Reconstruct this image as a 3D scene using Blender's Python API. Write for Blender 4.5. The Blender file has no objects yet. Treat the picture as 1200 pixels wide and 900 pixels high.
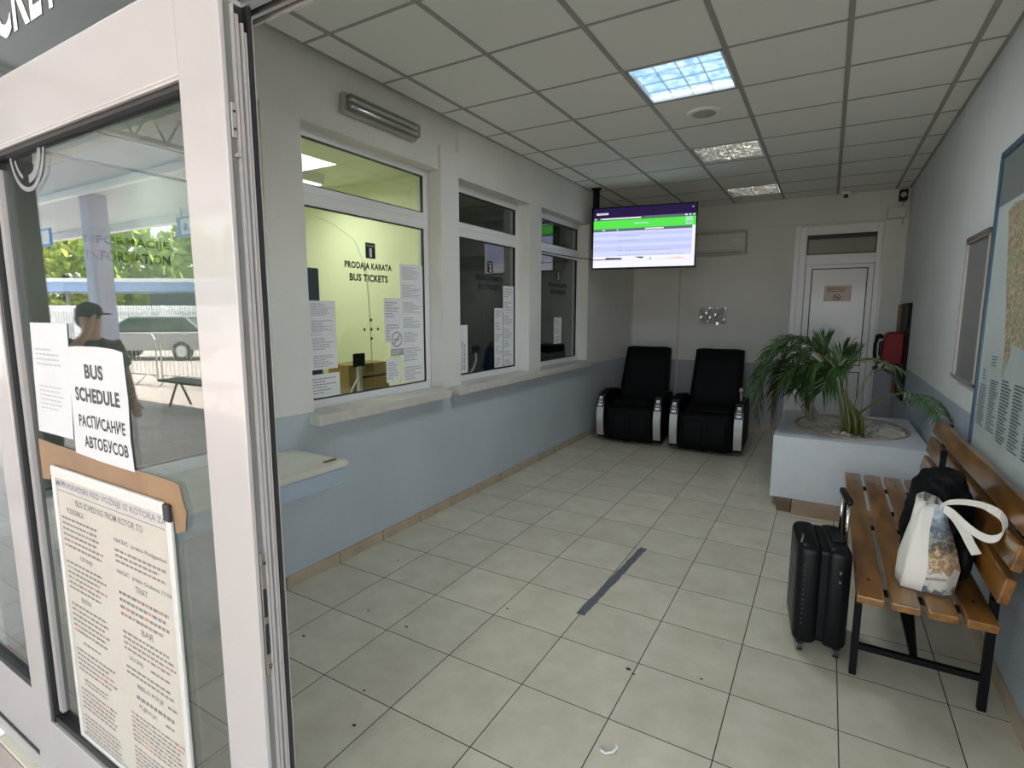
import bpy, bmesh, math, random
from mathutils import Vector, Matrix
random.seed(7)
sc = bpy.context.scene
PI = math.pi
H = 3.081            # ceiling height
T = 0.3953           # floor tile
YB = 8.08            # back wall
XR = 3.37            # right wall

# ------------------------------------------------------------------ camera
yaw, pitch, roll, FPX = -0.52993, 0.13358, 0.00162, 627.53
cam = bpy.data.cameras.new('camera'); cam_o = bpy.data.objects.new('camera', cam)
sc.collection.objects.link(cam_o)
fw = Vector((math.sin(yaw)*math.cos(pitch), math.cos(yaw)*math.cos(pitch), -math.sin(pitch)))
rt = Vector((math.cos(yaw), -math.sin(yaw), 0)); up = rt.cross(fw)
r2 = math.cos(roll)*rt + math.sin(roll)*up; u2 = -math.sin(roll)*rt + math.cos(roll)*up
M = Matrix((r2, u2, -fw)).transposed().to_4x4(); M.translation = (2.62385, 0, 1.60833)
cam_o.matrix_world = M
cam.sensor_fit = 'HORIZONTAL'; cam.sensor_width = 36; cam.lens = FPX/1200*36
cam.clip_start = 0.05; cam.clip_end = 300
sc.camera = cam_o

# ------------------------------------------------------------------ light and view
W = bpy.data.worlds.new('world'); sc.world = W; W.use_nodes = True
bg = W.node_tree.nodes['Background']; bg.inputs[0].default_value = (0.86, 0.93, 1.0, 1); bg.inputs[1].default_value = 2.6
sun = bpy.data.lights.new('sun', 'SUN'); sun.energy = 15; sun.angle = 0.02; sun.color = (1, 0.95, 0.86)
so = bpy.data.objects.new('sun', sun); sc.collection.objects.link(so)
so.rotation_euler = Vector((-0.42, 0.27, -0.86)).to_track_quat('-Z', 'Y').to_euler()
pl = bpy.data.lights.new('doorway_portal', 'AREA'); pl.shape = 'RECTANGLE'; pl.size = 4.25; pl.size_y = 2.2
pl.cycles.is_portal = True
po = bpy.data.objects.new('doorway_portal', pl); sc.collection.objects.link(po)
po.location = (1.24, 0.69, 1.07)
po.rotation_euler = Vector((0, 1, 0)).to_track_quat('-Z', 'Z').to_euler()
sc.view_settings.view_transform = 'Standard'; sc.view_settings.look = 'None'
sc.view_settings.exposure = 0.93; sc.view_settings.gamma = 1; sc.view_settings.use_curve_mapping = False
sc.cycles.use_denoising = True; sc.cycles.max_bounces = 10; sc.cycles.diffuse_bounces = 5
sc.cycles.transparent_max_bounces = 16; sc.cycles.sample_clamp_indirect = 6
sc.cycles.caustics_reflective = False; sc.cycles.caustics_refractive = False
LAMP_E, OFFICE_E = 1.4, 8.5

# ------------------------------------------------------------------ materials
def newmat(name):
    m = bpy.data.materials.new(name); m.use_nodes = True
    return m, m.node_tree.nodes, m.node_tree.links
def mat(name, col, rough=0.6, metal=0, var=0.0, vscale=8, bump=0, bscale=80, spec=0.5, coat=0, col2=None, stretch=None, bdist=0.002):
    m, N, L = newmat(name); b = N['Principled BSDF']
    b.inputs['Base Color'].default_value = (*col, 1); b.inputs['Roughness'].default_value = rough
    b.inputs['Metallic'].default_value = metal; b.inputs['Specular IOR Level'].default_value = spec
    b.inputs['Coat Weight'].default_value = coat
    if var or col2 or bump:
        tc = N.new('ShaderNodeTexCoord'); mp = N.new('ShaderNodeMapping'); L.new(tc.outputs['Object'], mp.inputs[0])
        if stretch: mp.inputs['Scale'].default_value = stretch
    if var or col2:
        n = N.new('ShaderNodeTexNoise'); n.inputs['Scale'].default_value = vscale; n.inputs['Detail'].default_value = 5
        L.new(mp.outputs[0], n.inputs[0])
        r = N.new('ShaderNodeValToRGB'); r.color_ramp.elements[0].position = 0.3; r.color_ramp.elements[1].position = 0.72
        c2 = col2 or tuple(c*(1-var) for c in col)
        r.color_ramp.elements[0].color = (*c2, 1); r.color_ramp.elements[1].color = (*col, 1)
        L.new(n.outputs[0], r.inputs[0]); L.new(r.outputs[0], b.inputs['Base Color'])
    if bump:
        n2 = N.new('ShaderNodeTexNoise'); n2.inputs['Scale'].default_value = bscale; n2.inputs['Detail'].default_value = 3
        L.new(mp.outputs[0], n2.inputs[0]); bp = N.new('ShaderNodeBump'); bp.inputs['Strength'].default_value = bump; bp.inputs['Distance'].default_value = bdist
        L.new(n2.outputs[0], bp.inputs['Height']); L.new(bp.outputs[0], b.inputs['Normal'])
    return m
def emit(name, col, s, base=None):
    m, N, L = newmat(name); b = N['Principled BSDF']
    b.inputs['Base Color'].default_value = (*(base or (0.02, 0.02, 0.02)), 1)
    b.inputs['Emission Color'].default_value = (*col, 1); b.inputs['Emission Strength'].default_value = s
    return m
def mth(N, L, op, a, b=None, c=None):
    n = N.new('ShaderNodeMath'); n.operation = op
    for i, v in enumerate((a, b, c)):
        if v is None: continue
        if isinstance(v, (int, float)): n.inputs[i].default_value = v
        else: L.new(v, n.inputs[i])
    return n.outputs[0]
def glass(name, tint=(0.9, 0.95, 0.92), f0=0.05):
    m, N, L = newmat(name); N.remove(N['Principled BSDF']); out = N['Material Output']
    g = N.new('ShaderNodeNewGeometry'); d = N.new('ShaderNodeVectorMath'); d.operation = 'DOT_PRODUCT'
    L.new(g.outputs['Incoming'], d.inputs[0]); L.new(g.outputs['Normal'], d.inputs[1])
    c = mth(N, L, 'ABSOLUTE', d.outputs['Value']); p = mth(N, L, 'POWER', mth(N, L, 'SUBTRACT', 1.0, c), 5.0)
    f = mth(N, L, 'MULTIPLY_ADD', p, 1-f0, f0)
    t = N.new('ShaderNodeBsdfTransparent'); t.inputs[0].default_value = (*tint, 1)
    gl = N.new('ShaderNodeBsdfGlossy'); gl.inputs['Roughness'].default_value = 0.0; gl.inputs[0].default_value = (1, 1, 1, 1)
    mx = N.new('ShaderNodeMixShader'); L.new(f, mx.inputs[0]); L.new(t.outputs[0], mx.inputs[1]); L.new(gl.outputs[0], mx.inputs[2])
    L.new(mx.outputs[0], out.inputs[0]); return m
def wallmat(name, white, paint, z0, slope, bump=0.35):
    """plaster painted blue-grey below a border (z + slope*y < z0) and white above"""
    m, N, L = newmat(name); b = N['Principled BSDF']; b.inputs['Roughness'].default_value = 0.75
    g = N.new('ShaderNodeNewGeometry'); s = N.new('ShaderNodeSeparateXYZ'); L.new(g.outputs['Position'], s.inputs[0])
    v = mth(N, L, 'MULTIPLY_ADD', s.outputs['Y'], slope, s.outputs['Z'])
    n = N.new('ShaderNodeTexNoise'); n.inputs['Scale'].default_value = 9; L.new(g.outputs['Position'], n.inputs[0])
    v = mth(N, L, 'MULTIPLY_ADD', n.outputs[0], 0.006, v)
    k = mth(N, L, 'GREATER_THAN', v, z0+0.003)
    n3 = N.new('ShaderNodeTexNoise'); n3.inputs['Scale'].default_value = 1.6; n3.inputs['Detail'].default_value = 6; L.new(g.outputs['Position'], n3.inputs[0])
    r = N.new('ShaderNodeMix'); r.data_type = 'RGBA'; r.inputs[6].default_value = (*paint, 1); r.inputs[7].default_value = (*white, 1); L.new(k, r.inputs[0])
    mu = N.new('ShaderNodeMix'); mu.data_type = 'RGBA'; mu.blend_type = 'MULTIPLY'; mu.inputs[0].default_value = 1
    rr = N.new('ShaderNodeMapRange'); L.new(n3.outputs[0], rr.inputs[0]); rr.inputs[1].default_value = .3; rr.inputs[2].default_value = .7; rr.inputs[3].default_value = .9; rr.inputs[4].default_value = 1.0
    L.new(r.outputs[2], mu.inputs[6]); L.new(rr.outputs[0], mu.inputs[7]); L.new(mu.outputs[2], b.inputs['Base Color'])
    n2 = N.new('ShaderNodeTexNoise'); n2.inputs['Scale'].default_value = 75; n2.inputs['Detail'].default_value = 4; L.new(g.outputs['Position'], n2.inputs[0])
    bp = N.new('ShaderNodeBump'); bp.inputs['Strength'].default_value = bump; bp.inputs['Distance'].default_value = 0.012
    L.new(n2.outputs[0], bp.inputs['Height']); L.new(bp.outputs[0], b.inputs['Normal'])
    return m
def tilemat(name, tx, ty, ox, oy, gw, c1, c2, grout, rough):
    m, N, L = newmat(name); b = N['Principled BSDF']
    g = N.new('ShaderNodeNewGeometry'); s = N.new('ShaderNodeSeparateXYZ'); L.new(g.outputs['Position'], s.inputs[0])
    def line(o, t, off):
        u = mth(N, L, 'DIVIDE', mth(N, L, 'SUBTRACT', o, off), t); fr = mth(N, L, 'FRACT', u)
        dd = mth(N, L, 'MINIMUM', fr, mth(N, L, 'SUBTRACT', 1.0, fr))
        return mth(N, L, 'LESS_THAN', dd, gw/2/t), mth(N, L, 'FLOOR', u)
    lx, ix = line(s.outputs['X'], tx, ox); ly, iy = line(s.outputs['Y'], ty, oy)
    k = mth(N, L, 'MAXIMUM', lx, ly)
    wn = N.new('ShaderNodeTexWhiteNoise'); wn.noise_dimensions = '2D'; cb = N.new('ShaderNodeCombineXYZ'); L.new(ix, cb.inputs[0]); L.new(iy, cb.inputs[1]); L.new(cb.outputs[0], wn.inputs['Vector'])
    n = N.new('ShaderNodeTexNoise'); n.inputs['Scale'].default_value = 5.5; n.inputs['Detail'].default_value = 7; n.inputs['Roughness'].default_value = .62
    va = N.new('ShaderNodeVectorMath'); va.operation = 'MULTIPLY_ADD'; L.new(cb.outputs[0], va.inputs[0]); va.inputs[1].default_value = (3.7, 9.1, 0); L.new(g.outputs['Position'], va.inputs[2])
    L.new(va.outputs[0], n.inputs[0])
    r = N.new('ShaderNodeValToRGB'); r.color_ramp.elements[0].position = .3; r.color_ramp.elements[1].position = .68
    r.color_ramp.elements[0].color = (*c2, 1); r.color_ramp.elements[1].color = (*c1, 1); L.new(n.outputs[0], r.inputs[0])
    mr = N.new('ShaderNodeMapRange'); L.new(wn.outputs[0], mr.inputs[0]); mr.inputs[3].default_value = .93; mr.inputs[4].default_value = 1.04
    mu = N.new('ShaderNodeMix'); mu.data_type = 'RGBA'; mu.blend_type = 'MULTIPLY'; mu.inputs[0].default_value = 1; L.new(r.outputs[0], mu.inputs[6]); L.new(mr.outputs[0], mu.inputs[7])
    mx = N.new('ShaderNodeMix'); mx.data_type = 'RGBA'; L.new(k, mx.inputs[0]); L.new(mu.outputs[2], mx.inputs[6]); mx.inputs[7].default_value = (*grout, 1)
    L.new(mx.outputs[2], b.inputs['Base Color'])
    rg = mth(N, L, 'MULTIPLY_ADD', k, .9-rough, rough); L.new(rg, b.inputs['Roughness'])
    bp = N.new('ShaderNodeBump'); bp.inputs['Strength'].default_value = .5; bp.inputs['Distance'].default_value = .002
    L.new(mth(N, L, 'SUBTRACT', 1.0, k), bp.inputs['Height']); L.new(bp.outputs[0], b.inputs['Normal'])
    return m

m_floor = tilemat('floor_tile', T, T, 0.0, 1.4743, 0.0045, (.67, .635, .53), (.555, .51, .405), (.06, .05, .04), .38)
m_skirt = mat('skirting_tile', (.50, .41, .30), .45, var=.25, vscale=6)
m_pave = tilemat('paving', .4, .2, 0, 0, .008, (.52, .44, .40), (.42, .35, .32), (.25, .21, .2), .8)
m_wl = wallmat('plaster_left', (.74, .74, .70), (.47, .52, .57), 1.045, .0145)
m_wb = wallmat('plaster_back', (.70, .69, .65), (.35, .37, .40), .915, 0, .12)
m_wr = wallmat('plaster_right', (.74, .77, .77), (.40, .46, .52), 1.03, 0, .45)
m_white = mat('white_plaster', (.74, .74, .71), .7, bump=.2, bscale=90)
m_ceil = mat('ceiling_board', (.86, .86, .82), .85, bump=.25, bscale=220)
m_tbar = mat('ceiling_grid_bar', (.36, .355, .32), .5)
m_pvc = mat('white_frame', (.76, .77, .77), .3)
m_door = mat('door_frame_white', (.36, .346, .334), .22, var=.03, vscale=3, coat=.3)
m_alu = mat('aluminium', (.62, .62, .61), .3, metal=.9)
m_alud = mat('aluminium_dull', (.42, .41, .38), .45, metal=.6)
m_chrome = mat('chrome', (.8, .8, .8), .12, metal=1)
m_blk = mat('black_rubber', (.012, .012, .013), .5)
m_leather = mat('black_cover', (.004, .004, .005), .65, bump=.15, bscale=30, spec=.15)
m_plast = mat('black_plastic', (.004, .0045, .0055), .38, bump=.1, bscale=200, spec=.22)
m_vinyl = mat('black_vinyl', (.01, .01, .012), .5)
m_ink = mat('print_ink', (.10, .10, .11), .8)
m_inkg = mat('print_grey', (.36, .37, .38), .8)
m_inkb = mat('print_blue', (.13, .17, .30), .8)
m_inkr = mat('print_red', (.55, .22, .18), .8)
m_paper = mat('paper_white', (.78, .80, .82), .75)
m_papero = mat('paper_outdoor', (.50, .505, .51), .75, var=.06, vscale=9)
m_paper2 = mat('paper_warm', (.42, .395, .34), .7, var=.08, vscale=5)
m_tape = mat('parcel_tape', (.25, .15, .07), .35, col2=(.17, .095, .045), vscale=7)
m_glass = glass('clear_glass'); m_glassd = glass('door_glass', (.80, .86, .84), .075); m_glassw = glass('window_glass', (.84, .88, .86), .06)
m_film = mat('dark_transom_film', (.03, .04, .038), .05, spec=.5)
m_stone = mat('sill_stone', (.62, .60, .55), .35, var=.15, vscale=12)
m_counter = mat('counter_slab', (.66, .64, .57), .35, var=.12, vscale=6)
m_bluegrey = mat('blue_grey_paint', (.36, .44, .52), .7, bump=.4, bscale=80, bdist=.005)
m_wood = mat('bench_wood', (.36, .16, .032), .28, col2=(.11, .047, .015), vscale=3.4, stretch=(6, .9, 6), coat=.35)
m_iron = mat('black_iron', (.004, .004, .005), .5, spec=.15)
m_planter = mat('planter_paint', (.68, .71, .76), .7, var=.07, vscale=9, bump=.35, bscale=70, bdist=.006)
m_terra = mat('terracotta', (.52, .40, .31), .7, var=.3, vscale=14)
m_soil = mat('soil', (.10, .085, .065), .9, var=.4, vscale=30)
m_peb = mat('pebble_white', (.80, .78, .70), .7, col2=(.42, .38, .30), vscale=11)
m_brick = mat('plinth_tile', (.36, .25, .16), .5, var=.2, vscale=8)
m_brick_shade = mat('plinth_tile_shade', (.16, .09, .05), .5, var=.2, vscale=8)  # plinth tile darkened to stand in for the shade under the planter
m_leaf = mat('palm_green', (.045, .11, .024), .4, col2=(.016, .045, .012), vscale=9)
m_leaf2 = mat('palm_light_green', (.13, .22, .06), .4, col2=(.07, .14, .03), vscale=9)
m_dry = mat('palm_dry', (.42, .28, .08), .6, col2=(.25, .16, .05), vscale=9)
m_stem = mat('palm_stem', (.085, .13, .03), .4, col2=(.17, .15, .045), vscale=14)
m_stemg = mat('palm_stem_grey', (.46, .42, .32), .6, col2=(.28, .22, .14), vscale=12)
m_canvas = mat('tote_canvas', (.84, .82, .77), .85, bump=.3, bscale=300)
m_pack = mat('backpack_nylon', (.003, .0035, .005), .6, bump=.5, bscale=22, bdist=.012, spec=.15)
m_red = mat('red_enamel', (.20, .006, .010), .5, spec=.3)
m_bluef = mat('map_frame_blue', (.05, .105, .165), .35)
m_mapbg = mat('map_sheet', (.62, .70, .70), .3, var=.12, vscale=3, coat=.15)
m_greyb = mat('board_grey', (.20, .20, .20), .4, var=.08, vscale=5)
m_card = mat('cardboard', (.42, .26, .095), .8)
m_navy = mat('navy_blue', (.02, .05, .12), .4)
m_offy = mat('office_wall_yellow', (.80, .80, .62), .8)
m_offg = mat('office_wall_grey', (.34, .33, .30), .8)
m_offc = mat('office_ceiling', (.70, .72, .58), .8)
m_desk = mat('desk_top', (.66, .66, .60), .4)
m_ac = mat('ac_plastic', (.60, .60, .55), .35)
m_skin = mat('skin', (.32, .17, .11), .55)
m_hair = mat('dark_hair', (.012, .009, .008), .6)
m_tee = mat('black_tee', (.012, .012, .014), .85)
m_jean = mat('dark_jeans', (.03, .04, .07), .85)

# ------------------------------------------------------------------ mesh building
class MB:
    def __init__(s): s.bm = bmesh.new(); s.mi = 0; s.smooth = False
    def _done(s, faces):
        for f in faces: f.material_index = s.mi; f.smooth = s.smooth
    def box(s, x0, x1, y0, y1, z0, z1, bev=0, seg=2, mtx=None):
        r = bmesh.ops.create_cube(s.bm, size=1); vs = r['verts']
        for v in vs: v.co = Vector(((x0+x1)/2+v.co.x*(x1-x0), (y0+y1)/2+v.co.y*(y1-y0), (z0+z1)/2+v.co.z*(z1-z0)))
        if bev:
            es = list({e for v in vs for e in v.link_edges})
            rb = bmesh.ops.bevel(s.bm, geom=es, offset=bev, segments=seg, profile=.5, affect='EDGES')
            vs = list({v for f in rb['faces'] for v in f.verts} | {v for v in vs if v.is_valid})
        fs = list({f for v in vs for f in v.link_faces})
        s._done(fs)
        if mtx is not None: bmesh.ops.transform(s.bm, matrix=mtx, verts=vs)
        return vs
    def quad(s, *pts):
        f = s.bm.faces.new([s.bm.verts.new(p) for p in pts]); s._done([f]); return f
    def prism(s, pts, d, bev=0, seg=2):
        d = Vector(d); a = [s.bm.verts.new(p) for p in pts]; b = [s.bm.verts.new(Vector(p)+d) for p in pts]
        fs = [s.bm.faces.new(a), s.bm.faces.new(b[::-1])]
        n = len(pts)
        for i in range(n): fs.append(s.bm.faces.new((a[i], b[i], b[(i+1) % n], a[(i+1) % n])))
        bmesh.ops.recalc_face_normals(s.bm, faces=fs)
        if bev:
            es = list({e for f in fs for e in f.edges})
            rb = bmesh.ops.bevel(s.bm, geom=es, offset=bev, segments=seg, profile=.5, affect='EDGES')
            fs = list({f for f in fs if f.is_valid} | set(rb['faces']))
        s._done(fs)
    def tube(s, pts, r, n=8, cap=True, closed=False, flat=None):
        pts = [Vector(p) for p in pts]; k = len(pts); rings = []
        rr = r if isinstance(r, (list, tuple)) else [r]*k
        prev = None
        for i, p in enumerate(pts):
            if closed: t = pts[(i+1) % k]-pts[i-1]
            else: t = (pts[min(i+1, k-1)]-pts[max(i-1, 0)])
            t.normalize()
            if prev is None:
                a = Vector((0, 0, 1)) if abs(t.z) < .9 else Vector((1, 0, 0)); x = t.cross(a).normalized()
            else: x = (prev-t*prev.dot(t)).normalized()
            prev = x; y = t.cross(x); ring = []
            for j in range(n):
                a = 2*PI*j/n; ring.append(s.bm.verts.new(p+(x*math.cos(a)+y*math.sin(a)*(flat or 1))*rr[i]))
            rings.append(ring)
        fs = []
        for i in range(k if closed else k-1):
            A, B = rings[i], rings[(i+1) % k]
            for j in range(n): fs.append(s.bm.faces.new((A[j], A[(j+1) % n], B[(j+1) % n], B[j])))
        if cap and not closed: fs += [s.bm.faces.new(rings[0][::-1]), s.bm.faces.new(rings[-1])]
        s._done(fs)
    def cyl(s, p0, p1, r, r1=None, n=16): s.tube([p0, p1], [r, r if r1 is None else r1], n)
    def ribbon(s, pts, wdir, w, th=.003, sm=True):
        """flat strap along pts, width along wdir (one vector or a list)"""
        pts = [Vector(p) for p in pts]; k = len(pts); rings = []
        if sm and k > 3:
            wl = [Vector(q) for q in wdir] if isinstance(wdir, list) else [Vector(wdir)]*k; P2, W2 = [], []
            for i in range(k-1):
                a, p, q, d = pts[max(i-1, 0)], pts[i], pts[i+1], pts[min(i+2, k-1)]
                for h in range(4):
                    t = h/4; P2.append(.5*((2*p)+(q-a)*t+(2*a-5*p+4*q-d)*t*t+(3*p-a-3*q+d)*t**3)); W2.append(wl[i].normalized().lerp(wl[i+1].normalized(), t))
            pts, wdir = P2+[pts[-1]], W2+[wl[-1]]; k = len(pts)
        for i, p in enumerate(pts):
            wd = Vector(wdir[i] if isinstance(wdir, list) else wdir).normalized()
            t = (pts[min(i+1, k-1)]-pts[max(i-1, 0)]).normalized(); nn = t.cross(wd).normalized()
            rings.append([s.bm.verts.new(p+wd*a*w/2+nn*b*th/2) for a, b in ((-1, -1), (1, -1), (1, 1), (-1, 1))])
        fs = [s.bm.faces.new(rings[0]), s.bm.faces.new(rings[-1][::-1])]
        for i in range(k-1):
            for j in range(4): fs.append(s.bm.faces.new((rings[i][j], rings[i+1][j], rings[i+1][(j+1) % 4], rings[i][(j+1) % 4])))
        bmesh.ops.recalc_face_normals(s.bm, faces=fs); s._done(fs)
    def ico(s, c, r, sub=1, sc_=(1, 1, 1)):
        rr = bmesh.ops.create_icosphere(s.bm, subdivisions=sub, radius=r)
        for v in rr['verts']: v.co = Vector((v.co.x*sc_[0]+c[0], v.co.y*sc_[1]+c[1], v.co.z*sc_[2]+c[2]))
        s._done({f for v in rr['verts'] for f in v.link_faces}); return rr['verts']
    def disc(s, o, u, v, r, n=24, r0=0):
        o, u, v = Vector(o), Vector(u), Vector(v)
        P = [o+(u*math.cos(2*PI*i/n)+v*math.sin(2*PI*i/n))*r for i in range(n)]
        if not r0: s.quad(*P); return
        Q = [o+(u*math.cos(2*PI*i/n)+v*math.sin(2*PI*i/n))*r0 for i in range(n)]
        for i in range(n): s.quad(P[i], P[(i+1) % n], Q[(i+1) % n], Q[i])
    def text(s, body, o, u, v, w, h, bold=0.0):
        """fit a line of text in the w x h rectangle with lower-left corner o, along u and v"""
        o, u, v = Vector(o), Vector(u), Vector(v)
        V, Fc = text_data(body, bold)
        vs = [s.bm.verts.new(o+u*x*w+v*y*h) for x, y in V]
        fs = []
        for f in Fc:
            try: fs.append(s.bm.faces.new([vs[i] for i in f]))
            except ValueError: pass
        s._done(fs)
    def build(s, name, m, parent=None, at=None):
        me = bpy.data.meshes.new(name)
        if at is None:
            if parent is not None: off = ROOT.get(parent.name, Vector((0, 0, 0)))
            else:
                cs = [v.co for v in s.bm.verts]
                off = Vector(((min(c.x for c in cs)+max(c.x for c in cs))/2, (min(c.y for c in cs)+max(c.y for c in cs))/2, min(c.z for c in cs)))
        else: off = Vector(at)
        bmesh.ops.translate(s.bm, verts=s.bm.verts, vec=-off)
        s.bm.to_mesh(me); s.bm.free()
        for x in (m if isinstance(m, (list, tuple)) else [m]): me.materials.append(x)
        o = bpy.data.objects.new(name, me); sc.collection.objects.link(o)
        if parent is not None: o.parent = parent; ROOT[o.name] = off
        else: o.location = off; ROOT[o.name] = off
        return o
ROOT = {}
_tc = {}
def text_data(body, bold):
    k = (body, bold)
    if k in _tc: return _tc[k]
    c = bpy.data.curves.new('glyphs', 'FONT'); c.body = body; c.resolution_u = 3; c.offset = bold*1.25; c.space_character = 1+bold*2.2
    o = bpy.data.objects.new('glyphs', c); sc.collection.objects.link(o)
    dg = bpy.context.evaluated_depsgraph_get(); dg.update(); ev = o.evaluated_get(dg); me = ev.to_mesh()
    V = [(v.co.x, v.co.y) for v in me.vertices]; Fc = [tuple(p.vertices) for p in me.polygons]
    ev.to_mesh_clear(); bpy.data.objects.remove(o); bpy.data.curves.remove(c)
    x0, x1 = min(a for a, b in V), max(a for a, b in V); y0, y1 = min(b for a, b in V), max(b for a, b in V)
    V = [((a-x0)/(x1-x0), (b-y0)/(y1-y0)) for a, b in V]
    _tc[k] = (V, Fc); return _tc[k]
def thing(name, label, cat, loc=(0, 0, 0), group=None):
    o = bpy.data.objects.new(name, None); sc.collection.objects.link(o); o.empty_display_size = .1
    o.location = loc; ROOT[o.name] = Vector(loc); o['label'] = label; o['category'] = cat
    if group: o['group'] = group
    return o
def tag(o, label, cat, group=None, kind=None):
    o['label'] = label; o['category'] = cat
    if group: o['group'] = group
    if kind: o['kind'] = kind
    return o
def struct(name, b, m, parent=None):
    o = b.build(name, m, parent, at=None if parent else (0, 0, 0)); o['kind'] = 'structure'; return o
def kids(o): return [c for c in bpy.data.objects if c.parent == o]
def dup(root, label, loc=None, rz=None, shift=None):
    ch = kids(root); r = root.copy(); sc.collection.objects.link(r); r['label'] = label
    if loc is not None: r.location = loc
    if shift is not None: r.location = Vector(root.location)+Vector(shift)
    if rz is not None: r.rotation_euler = (0, 0, rz)
    for c in ch:
        g = kids(c); d = c.copy(); sc.collection.objects.link(d); d.parent = r
        for e in g:
            h = e.copy(); sc.collection.objects.link(h); h.parent = d
    return r

# ================================================================== structure
b = MB(); b.box(0, XR, .60, YB, -.12, 0); struct('floor', b, m_floor)
b = MB(); b.box(-40, 20, -45, .60, -.12, -.01); struct('pavement', b, m_pave)

# ceiling: one board per grid cell, the three lamp cells left open
gx = [.2216+.6*i for i in range(-1, 7)]; gy = [2.166+.6138*j for j in range(-3, 11)]
cx = sorted({max(0, min(XR, x)) for x in gx}); cy = sorted({max(.62, min(YB, y)) for y in gy})
holes = [(2, 2), (2, 5), (2, 8)]
b = MB()
for i in range(len(cx)-1):
    for j in range(len(cy)-1):
        mx, my = (cx[i]+cx[i+1])/2, (cy[j]+cy[j+1])/2
        ci = math.floor((mx-.2216)/.6); cj = math.floor((my-2.166)/.6138)
        if (ci, cj) in holes: continue
        b.box(cx[i]+.004, cx[i+1]-.004, cy[j]+.004, cy[j+1]-.004, H, H+.012)
struct('ceiling', b, m_ceil)
b = MB()
for x in gx[1:]:
    if 0 < x < XR: b.box(x-.014, x+.014, .62, YB, H-.005, H+.008)
for y in gy:
    if .65 < y < YB-.02: b.box(0, XR, y-.009, y+.009, H-.003, H+.009)
b.box(0, .02, .62, YB, H-.004, H+.008); b.box(XR-.02, XR, .62, YB, H-.004, H+.008); b.box(0, XR, YB-.02, YB, H-.004, H+.008)
struct('trim_1', b, m_tbar)
b = MB(); b.box(-2.8, XR+.2, .66, YB+.2, H+.25, H+.40); struct('roof', b, m_white)  # unseen slab, put in to keep sun and sky off the rooms

# left wall with the ticket window openings
OP = [(.78, 1.88, .80, 2.70), (2.13, 3.40, .985, 2.70), (3.63, 4.82, .985, 2.67), (5.08, 6.36, .985, 2.68)]
b = MB(); D = -.20
ys = [.66]+[v for o in OP for v in o[:2]]+[YB+.02]
for i in range(0, len(ys), 2): b.box(D, 0, ys[i], ys[i+1], 0, 2.70 if i < 4 else (2.86 if i == 4 else 3.1))
for (y0, y1, z0, z1) in OP:
    b.box(D, 0, y0, y1, 0, z0)
b.box(D, -.028, .66, 3.40, 2.70, 3.1); b.box(D, -.028, 3.40, 3.63, 2.86, 3.1)
for (y0, y1, z0, z1) in OP[2:]: b.box(D, 0, y0, y1, z1, 3.1)
b.box(D, -.016, 2.131, 3.399, 2.685, 2.699)
struct('wall_left', b, m_wl)
b = MB(); b.box(-.2, XR+.2, YB, YB+.15, 0, 3.1)
struct('wall_back', b, m_wb)
b = MB(); b.box(-.0, XR, YB-.014, YB, 2.735, 3.08); struct('trim_2', b, m_wb)
b = MB(); b.box(.715, .737, YB-.010, YB, .07, 2.73, .003); b.box(.0, .035, YB-.016, YB, .08, 2.73, .003); struct('trim_3', b, mat('strip_grey', (.52, .51, .48), .5))
b = MB(); b.box(XR, XR+.15, .60, YB+.1, -.05, 3.1); struct('wall_right', b, m_wr)
b = MB(); b.box(.0, .012, .66, YB, 0, .072)
b.mi = 1
for k in range(19): b.box(.0, .0124, 1.474+(k-2)*T-.002, 1.474+(k-2)*T+.002, 0, .0725)
struct('baseboard_left', b, [m_skirt, m_soil])
b = MB(); b.box(XR-.012, XR, .62, YB, 0, .075); struct('baseboard_right', b, m_skirt)
b = MB(); b.box(0, 2.24, YB-.012, YB, 0, .07); b.box(3.10, XR, YB-.012, YB, 0, .07); struct('baseboard_back', b, m_skirt)
# front wall above the opening (inside face white) and beside it
b = MB(); b.box(-.2, XR, .70, .76, 2.24, 3.1); struct('wall_front', b, m_white)
b = MB()
b.box(-.25, XR, .64, .70, 2.175, 2.26); b.mi = 1
b.box(1.2, XR, .655, .668, 2.150, 2.176); b.box(1.2, XR, .682, .690, 2.150, 2.176); b.mi = 2
b.box(1.2, XR, .668, .682, 2.165, 2.176); b.box(1.2, XR, .690, .702, 2.162, 2.176); b.mi = 0
b.box(1.2, XR, .702, .708, 2.150, 2.26)
struct('trim_4', b, [m_door, m_alu, m_blk])

# offices behind the ticket windows
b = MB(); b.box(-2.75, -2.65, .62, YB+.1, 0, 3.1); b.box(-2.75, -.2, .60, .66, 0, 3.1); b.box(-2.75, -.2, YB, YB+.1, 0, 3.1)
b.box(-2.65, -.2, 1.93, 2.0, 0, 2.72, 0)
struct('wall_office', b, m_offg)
b = MB(); b.box(-2.65, -.2, 3.55, 3.59, 0, 2.72); struct('wall_ticket_office', b, m_offy)
b = MB(); b.box(-2.65, -2.62, 2.0, 3.55, 0, 2.72); struct('wall_ticket_office_rear', b, m_offy)
b = MB(); b.box(-2.62, -.2, 2.0, 2.015, 0, 2.72); struct('wall_ticket_office_side', b, m_offy)
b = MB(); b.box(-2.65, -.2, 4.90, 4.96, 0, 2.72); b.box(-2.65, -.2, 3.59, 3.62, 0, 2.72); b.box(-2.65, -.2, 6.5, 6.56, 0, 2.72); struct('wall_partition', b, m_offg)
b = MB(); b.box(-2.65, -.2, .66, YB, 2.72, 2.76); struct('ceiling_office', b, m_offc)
b = MB(); b.box(-2.65, -.2, .66, YB, -.05, .0); struct('floor_office', b, m_offg)

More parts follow.
